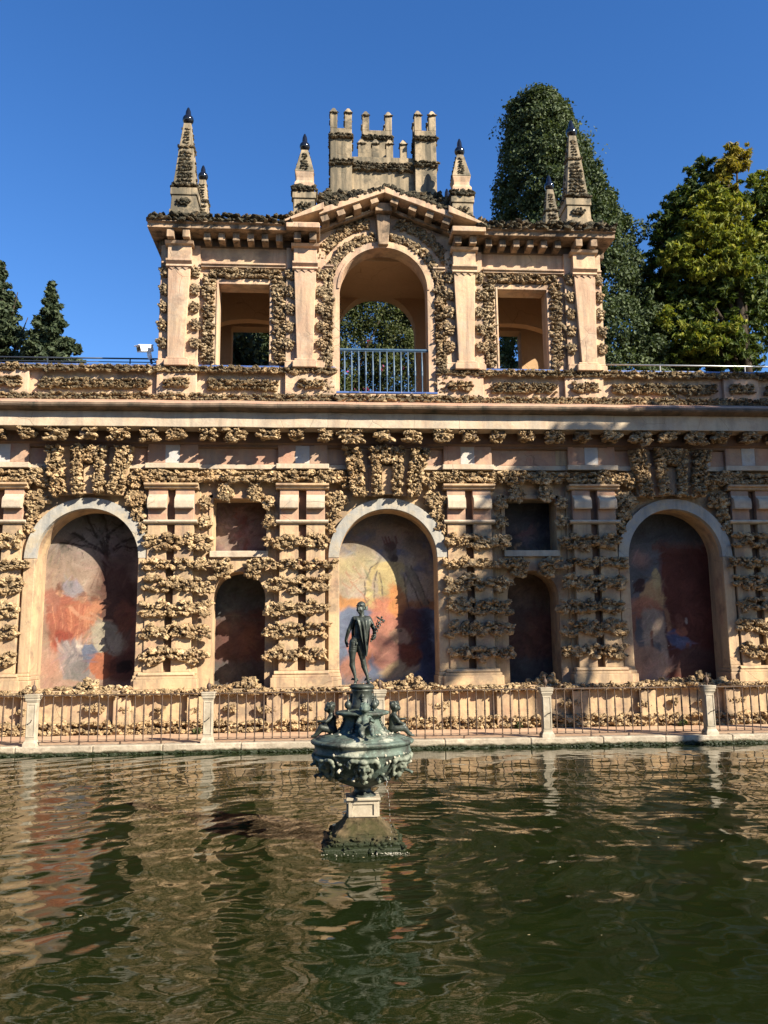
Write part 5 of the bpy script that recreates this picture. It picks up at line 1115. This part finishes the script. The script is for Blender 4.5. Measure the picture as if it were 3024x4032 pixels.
cloth('cloak_back', [(P(650, 575, .045), P(1020, 575, .045)), (P(610, 800, .07), P(1010, 800, .07)), (P(610, 1050, .075), P(985, 1050, .07)), (P(600, 1230, .07), P(960, 1230, .06)), (P(620, 1330, .06), P(950, 1280, .055))], st, M_BRONZE, 4, .012)
hb = [Hd(0, 34, 70, (104, 108, 84)), Hd(0, 44, 100, (84, 86, 62)), Hd(0, -76, 66, (62, 34, 13)), Hd(60, -40, 58, (44, 60, 13)), Hd(-60, -40, 58, (44, 60, 13)), Hd(0, 96, 20, (70, 44, 56))]
fuse('cap', [], hb, .0055, M_BRONZE, st, 2, 16)
for s in (-1, 1):
    wg = MB()
    for q in range(3):
        bse = Hd(s*108, 40, 20-q*22, 1)[0]; tip = Hd(s*(125+q*6), 130-q*10, 40-q*34, 1)[0]; wg.tube([bse, bse.lerp(tip, .5), tip], [.008, .010, .002], 6)
    wg.build('cap_wing', M_PAT, st)
sf = MB(); s0, s1 = P(1030, 1140, -.115), P(1275, 620, -.115)
sf.tube([s0, s1], .0075, 8); sf.sphere(P(1283, 600, -.115), .0125, 10); sf.sphere(P(1035, 1130, -.115), .012, 8)
for ph in (0, math.pi):                                   # two snakes twisted round the rod
    pts = []
    for i in range(50):
        f = i/49; ax = s0.lerp(s1, .08+.78*f); w = .014+.016*f; dirx = (s1-s0).normalized(); side = Vector((dirx.z, 0, -dirx.x)); a = ph+f*3*2*math.pi
        pts.append(ax+side*w*math.cos(a)+Vector((0, w*math.sin(a), 0)))
    sf.tube(pts, .0062, 6)
for s in (-1, 1):
    for q in range(3):
        a = P(1262, 655, -.115); tip = P(1262+s*(110-16*q), 640-(20 if s < 0 else -30)+q*26-(40 if s < 0 else -18), -.115); sf.tube([a, a.lerp(tip, .5)+Vector((0, 0, .008)), tip], [.008, .010, .002], 6)
sf.build('winged_staff', M_BRONZE, st)
aw = MB()
for x in (675, 975):                                      # wings at the ankles
    for s in (-1, 1): a = P(x, 1985, .01); tip = P(x+s*85, 2020 if s*(x-800) < 0 else 2000, .045); aw.tube([a, a.lerp(tip, .6)+Vector((0, 0, .012)), tip], [.012, .016, .002], 6)
aw.build('ankle_wing', M_BRONZE, st)
# ------------------------------------------------------------------ trees and plants
def leaves(clumps, size, elong=1.6, droop=0., seed=1, flat=.8, shell=.45):
    # clumps: (centre xyz, radius, count); every leaf is a small folded quad
    g = np.random.default_rng(seed); Vs = []
    C = np.concatenate([np.repeat(np.array([[*c, r]]), n, 0) for c, r, n in clumps]); n = len(C)
    d = g.normal(size=(n, 3)); d /= np.linalg.norm(d, axis=1)[:, None]; rad = C[:, 3:4]*(shell+(1-shell)*g.uniform(size=(n, 1))**.6)
    p = C[:, :3]+d*rad*[1, 1, flat]; nrm = d*.9+g.normal(size=(n, 3))*.75+[0, 0, .25]; nrm /= np.linalg.norm(nrm, axis=1)[:, None]
    a = np.cross(nrm, g.normal(size=(n, 3))); a[:, 2] -= droop; a -= nrm*(a*nrm).sum(1)[:, None]; a /= np.linalg.norm(a, axis=1)[:, None]+1e-9; b = np.cross(nrm, a)
    s = size*g.uniform(.6, 1.35, (n, 1)); a *= s*elong*.5; b *= s*.5
    V = np.stack([p-a, p-b+nrm*s*.12, p+a, p+b+nrm*s*.12], 1).reshape(-1, 3); F = np.arange(4*n).reshape(n, 4)
    return V, F
def tree(name, label, base, clumps, mat, size, limbs, elong=1.6, droop=0., seed=1, shell=.45, flat=.8, group=None, bark=None, trunk_r=.3, top=None):
    t = thing(name, label, 'tree', base, group=group); B = np.array(base)
    V, F = leaves(clumps, size, elong, droop, seed, flat, shell); link('crown', np_mesh('crown', V-B, F), mat, t)
    tp = Vector(top)-Vector(base); k = 8; pts = []; rr = []
    for i in range(k): f = i/(k-1); pts.append(tp*f+Vector((.25*math.sin(f*4+seed), .2*math.sin(f*3+2*seed), 0))*f); rr.append(trunk_r*(1-.85*f)*(1+.6*max(0, .12-f)/.12))
    m = MB().tube(pts, rr, 9); m.build('trunk', bark or M_BARK, t)
    lb = MB()
    for e in limbs:
        e = Vector(e)-Vector(base); f = max(.08, min(.9, (e.z/tp.z)*.72)); s = tp*f; mid = s.lerp(e, .5)+Vector((0, 0, .08*(e-s).length)); lb.tube([s, mid, e], [trunk_r*.35*(1-f*.5), trunk_r*.22, .02], 6)
    if limbs: lb.build('limb', bark or M_BARK, t)
    return t
def from_px(px, py, y):                                   # point of the vertical plane at depth y that this direction meets (used to lay the trees out)
    d = fwd+r2*((px-1512)/3300)+u2*((2016-py)/3300); k = (y+20.9)/d.y; return (-1.5408+d.x*k, y, 2.78+d.z*k)
M_CYP = leafm('cypress_foliage', ((.026, .042, .018), (.048, .068, .028), (.095, .122, .055)), .5)
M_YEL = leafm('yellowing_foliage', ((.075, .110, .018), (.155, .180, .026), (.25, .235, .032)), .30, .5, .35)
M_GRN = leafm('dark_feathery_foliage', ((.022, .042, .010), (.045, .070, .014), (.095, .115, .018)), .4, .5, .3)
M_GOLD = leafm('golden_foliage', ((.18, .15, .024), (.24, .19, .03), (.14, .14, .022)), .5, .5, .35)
M_CON = leafm('conifer_foliage', ((.022, .034, .016), (.036, .050, .024), (.062, .078, .036)), .6, .6, .1)
M_BOU = leafm('bougainvillea_foliage', ((.030, .042, .014), (.055, .075, .024), (.11, .12, .05)), 1.2, .4, .3)
M_MAG = leafm('magenta_bracts', ((.36, .04, .16), (.42, .06, .22), (.50, .10, .28)), 3, .5, .35)
M_SHADE = leafm('broad_leaf_foliage', ((.03, .055, .015), (.05, .08, .02), (.08, .11, .03)), .5)
# big dark cypress behind the right end of the pavilion
g = np.random.default_rng(5); cl = []
prof = [(30.0, 7.4, 9.0), (29.2, 6.95, 9.9), (28, 6.75, 10.6), (26.4, 6.5, 11.4), (24.6, 6.1, 12.4), (23.2, 6.0, 12.9), (21.6, 6.2, 13.6), (20, 6.0, 13.5), (18, 6.0, 14.0), (15.8, 5.9, 14.6), (13, 5.9, 15.0), (10, 6.0, 15.2), (8, 6.4, 14.6)]
def cyp(z):
    zs = [p[0] for p in prof][::-1]; return np.interp(z, zs, [p[1] for p in prof][::-1]), np.interp(z, zs, [p[2] for p in prof][::-1])
for i in range(980):
    z = g.uniform(8.6, 28.7); l, r_ = cyp(z); cx, hw = (l+r_)/2, (r_-l)/2; a = g.uniform(-math.pi, math.pi) if g.uniform() < .3 else -math.pi/2+g.normal(0, 1.05)
    q = g.uniform(.76, 1.01); rc = g.uniform(.30, .66); cl.append(((cx+(hw-(.35 if z > 22 else -.15)-rc*.7)*q*math.cos(a), 16+hw*.8*q*math.sin(a), z), rc, int(230*rc*rc/.3)))
for i in range(150):
    z = g.uniform(9, 28); l, r_ = cyp(z); cx, hw = (l+r_)/2, (r_-l)/2; cl.append(((cx+hw*g.uniform(-.6, .6), 16+hw*g.uniform(-.5, .5), z), 1.2, 80))
tree('cypress_tree', 'huge dense dark green cypress rising behind the right end of the pavilion', (10.2, 16, .7), cl, M_CYP, .105, [], 1.6, .2, 5, .35, .9, trunk_r=.6, top=(9, 16, 28))
def px_clumps(spec, y, n_per, rc0, seed, dy=2.2):
    g = np.random.default_rng(seed); out = []
    for px, py, rp, den in spec:
        R0 = rp/3300*(y+20.9)*.96
        for i in range(max(2, int(den*R0*R0*85))):
            d = g.normal(size=3); d /= np.linalg.norm(d); c = np.array(from_px(px, py, y)); q = R0*1.25*g.uniform(.05, 1)**.5
            c = c+d*[q, min(q, dy), q*.8]; r = rc0*g.uniform(.6, 1.25); out.append((tuple(c), r, int(n_per*r*r/(rc0*rc0))))
    return out
# feathery yellow-green trees at the right
s_y = [(2800, 790, 75, 1.4), (2870, 840, 80, 1.4), (2740, 880, 70, 1.3), (2820, 930, 90, 1.5), (2910, 960, 70, 1.4), (2700, 960, 60, 1.2), (2660, 1010, 60, 1.0), (2860, 1040, 80, 1.3), (2930, 1060, 60, 1), (2760, 1060, 60, .9), (2760, 1330, 90, .8), (2880, 1300, 60, .7), (2640, 1250, 60, .6)]
s_g = [(2620, 880, 60, 1), (2680, 800, 70, 1.0), (2600, 960, 50, 1), (2720, 720, 55, 1.0), (2790, 660, 55, 1.0), (2650, 1120, 90, 1.4), (2780, 1170, 110, 1.5), (2900, 1180, 90, 1.4), (2700, 1290, 100, 1.3), (2840, 1400, 120, 1.3), (2680, 1400, 90, 1.3), (2930, 1400, 70, 1.0), (2590, 1330, 50, 1), (2960, 800, 50, .8), (2760, 1000, 130, .8), (2850, 1150, 130, .9), (2700, 1200, 110, .9), (2860, 1320, 120, .9), (2960, 1080, 90, .8), (2610, 1120, 60, .8), (2600, 1420, 70, .9), (2590, 1050, 75, .9), (2570, 1180, 80, .9), (2560, 1310, 75, .9), (2640, 960, 80, .8), (2660, 1400, 90, .8), (2740, 820, 110, .7), (2850, 760, 80, .6), (2960, 1260, 80, .7)]
s_o = [(2905, 600, 46, 1.6), (2870, 660, 50, 1.5), (2830, 700, 40, 1.2), (2930, 650, 30, 1.3), (2860, 760, 40, 1.0)]
base = (from_px(2960, 1400, 14)[0], 14, .7)
tt = tree('feathery_tree', 'tall airy yellow green tree with a golden top, right of the cypress', base, px_clumps(s_g, 14.6, 26, .22, 8), M_GRN, .11, [from_px(a, b, 14) for a, b in ((2820, 700), (2700, 850), (2880, 950), (2640, 1150), (2760, 1150), (2900, 620), (2600, 950), (2930, 1100))], 3.0, .5, 8, .1, .5, trunk_r=.42, top=from_px(2870, 640, 14))
V, F = leaves(px_clumps(s_y, 13.2, 26, .21, 9), .10, 3.2, .5, 9, .45, .1); link('yellow_crown', np_mesh('yellow_crown', V-np.array(base), F), M_YEL, tt)  # yellow-green leaf clumps of the same tree
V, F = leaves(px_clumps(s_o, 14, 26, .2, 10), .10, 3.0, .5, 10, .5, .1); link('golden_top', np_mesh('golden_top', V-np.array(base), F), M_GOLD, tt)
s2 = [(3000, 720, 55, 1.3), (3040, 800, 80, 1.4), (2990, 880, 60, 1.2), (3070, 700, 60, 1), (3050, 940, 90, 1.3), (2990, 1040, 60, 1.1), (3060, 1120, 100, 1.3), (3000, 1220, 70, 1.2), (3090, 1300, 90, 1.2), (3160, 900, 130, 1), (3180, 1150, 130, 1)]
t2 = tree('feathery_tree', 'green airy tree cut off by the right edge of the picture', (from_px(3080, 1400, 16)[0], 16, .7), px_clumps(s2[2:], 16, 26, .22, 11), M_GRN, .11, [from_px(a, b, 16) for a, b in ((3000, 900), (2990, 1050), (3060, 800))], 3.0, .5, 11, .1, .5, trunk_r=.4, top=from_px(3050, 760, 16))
V, F = leaves(px_clumps(s2[:2]+[(2995, 930, 60, 1), (3010, 1010, 60, .8), (2990, 790, 50, 1)], 15.2, 26, .21, 12), .10, 3.0, .5, 12, .5, .1); link('yellow_crown', np_mesh('yellow_crown', V-np.array((from_px(3080, 1400, 16)[0], 16, .7)), F), M_YEL, t2)
# conifers at the left
def cone(apx, apy, bpy, hwl, hwr, y, levels, seed, per=7, rc=.34, npx=70):
    g = np.random.default_rng(seed); out = []; k = (y+20.9)/3300; top = np.array(from_px(apx, apy, y)); H = (bpy-apy)*k
    for i in range(levels):
        f = (i+.4)/levels; z = top[2]-H*f
        for q in range(per):
            a = g.uniform(0, 6.283); w = (hwr if math.cos(a) > 0 else hwl)*k*(f**.85)*g.uniform(.62, 1.18)
            n = max(1, int(w/.34))
            for j in range(n):
                u = (j+.6)/n; out.append(((top[0]+w*u*math.cos(a), y+w*u*math.sin(a), z-.16*w*u+.10*w*u*u*2+g.normal(0, .06)), rc*g.uniform(.6, 1.15)*(.6+.4*f), int(npx*(.5+.5*f))))
    return out
b1 = (from_px(205, 1400, 25)[0], 25, .7)
tree('conifer_tree', 'small dark pointed conifer beyond the parapet on the left', b1, cone(203, 1112, 1475, 100, 138, 25, 15, 21, 8), M_CON, .16, [], 1.7, .1, 21, .25, .7, trunk_r=.3, top=from_px(203, 1130, 25), group=None)
b2 = (from_px(10, 1400, 27)[0], 27, .7)
tree('conifer_tree', 'larger dark conifer with a gappy crown at the left edge', b2, cone(5, 1035, 1475, 150, 150, 27, 16, 22, 7, .42), M_CON, .17, [from_px(70, 1150, 27), from_px(110, 1250, 27)], 1.5, .1, 22, .4, .7, trunk_r=.35, top=from_px(5, 1050, 27))
# what shows through the pavilion openings
g = np.random.default_rng(14); cl = []
for i in range(900):
    cl.append(((g.uniform(-3.4, 1.95), 7.7+abs(g.normal(0, .7)), g.uniform(7.5, 15.4)), g.uniform(.25, .55), 120))
bt = tree('bougainvillea', 'tangled flowering creeper seen through the central arch', (-1.2, 7.8, .7), cl, M_BOU, .066, [(g.uniform(-3, 1.2), 7.5+g.uniform(-.6, .5), g.uniform(9, 15)) for i in range(6)], 1.5, .2, 14, .3, .9, trunk_r=.22, top=(-.9, 7.8, 13.5))
cl = [((g.uniform(-2.6, 1.1), 6.95+g.uniform(-.25, .2), z), .09, 6) for z in g.uniform(9.2, 13.2, 16)]+[((-.15+g.normal(0, .15), 6.8, 11.35+g.normal(0, .12)), .12, 12) for i in range(2)]
V, F = leaves(cl, .045, 1.2, 0, 15, 1, .2); o = link('flowers', np_mesh('flowers', V-np.array((-1.2, 7.8, .7)), F), M_MAG, bt); o['kind'] = 'stuff'
bt['category'] = 'creeper'
cl = [((g.uniform(-6.2, -4.0), 8.5+g.normal(0, 1.0), g.uniform(7.5, 15.2)), g.uniform(.4, .8), 110) for i in range(300)]+[((g.uniform(-4.2, -3.0), 8.5+g.normal(0, .8), g.uniform(7.5, 15.0)), .6, 110) for i in range(120)]
tree('evergreen_tree', 'dark evergreen shrub tree seen through the left pavilion window', (-5.0, 8.8, .7), cl, M_CON, .16, [], 1.5, .1, 16, .3, .9, trunk_r=.3, top=(-5.0, 8.8, 12))
# broad tree beside the pond on the right, outside the picture: it dapples the right half of the wall
def shade_tree(name, label, wx, wz, rx, rz, dist, n, seed, base_xy, per=46, leaf=.30, rc=(.45, .85)):
    g = np.random.default_rng(seed); o = np.array(SUN)*dist; c0 = np.array((wx, 0, wz))+o; cl = []
    for i in range(n):
        d = g.normal(size=3); d /= np.linalg.norm(d); q = g.uniform(.05, 1)**.45; r = g.uniform(*rc); cl.append((tuple(c0+d*q*[rx, min(rx, 3.2), rz]), r, int(per*r*r/.4)))
    b = (base_xy[0], base_xy[1], .7)
    return tree(name, label, b, cl, M_SHADE, leaf, [tuple(c0+g.normal(size=3)*[rx*.5, 1.2, rz*.5]) for i in range(8)], 1.5, .1, seed, .2, .9, trunk_r=.4, top=tuple(c0+np.array((0, 0, rz*.4))))
shade_tree('shade_tree', 'broad leafy tree beside the pond whose crown shades the right painted niche', 7.4, 6.1, 4.4, 2.4, 21, 80, 47, (20.5, -11.5), 40, .30, (.4, .75))
shade_tree('shade_tree', 'lower leafy tree beside the pond, nearer to the wall corner', 4.7, 4.4, 2.5, 1.3, 22, 48, 42, (17.4, -14.5), 42)
shade_tree('shade_tree', 'tall thin leafed tree beside the pond, farthest to the right', 10.8, 8.4, 3.0, 1.6, 21, 62, 43, (24.5, -10), 40)
# weeds at the foot of the wall
for (x, lab) in ((7.0, 'small green weed at the wall foot below the right painted niche'), (3.0, 'small dark weed at the wall foot behind the railing'), (9.5, 'low green weed tuft at the wall foot near the right edge'), (-4.55, 'tiny weed at the wall foot left of the fountain')):
    t = thing('weed', lab, 'weed', (x, -.68, FZ)); V, F = leaves([((0, 0, .06), .09, 26), ((.05, -.03, .10), .07, 18)], .055, 2.2, -.6, int(x*10)+90, .8, .1); link('leaves', np_mesh('leaves', V, F), M_BOU, t)
    MB().tube([(0, 0, 0), (.01, 0, .08), (.02, -.01, .15)], .004, 5).build('stem', M_BOU, t)

# brick wing added out of view behind the camera to block low sky light
pw = thing('sky_blocker_wing', 'added two storey brick wing, unseen behind the camera, blocking low sky light', 'sky blocker', (-14, -33, .7))
MB().box(-46, 14, -39, -33, .6, 13.2).build('wall', plain('brown_brick_wall', (.22, .13, .085), .9, 0, .4, 3, .5, 20, .1), pw, True)
MB().box(-46.4, 14.4, -39.4, -32.6, 13.2, 13.6).build('cornice', M_ST, pw, True)
for i in range(16):
    for z in (2.2, 7.6):
        x = -44+3.7*i; w = MB().box(x-.75, x+.75, -33.0, -32.94, z, z+2.8).build('window', M_SLOT, pw, True)
MB().add([(-46.6, -32.4, 13.6), (14.6, -32.4, 13.6), (14.6, -39.6, 13.6), (-46.6, -39.6, 13.6), (-44, -36, 15.2), (12, -36, 15.2)], [(0, 1, 5, 4), (1, 2, 5), (2, 3, 4, 5), (3, 0, 4)]).build('roof', plain('clay_roof_tile', (.25, .11, .06), .9), pw, True)

V, F = leaves([((RNG.uniform(-7, 7), RNG.uniform(-14.5, -3.5), WZ+.012), .004, 1) for i in range(110)], .018, 1.6, 0, 77, .1, .1); V[:, 2] = WZ+.012+(V[:, 2]-WZ-.012)*.15
o = link('floating_leaves', np_mesh('floating_leaves', V, F), plain('dry_leaf', (.30, .24, .13), .8)); o['kind'] = 'stuff'; o['label'] = 'small dry leaves floating scattered on the pond water'; o['category'] = 'leaves'
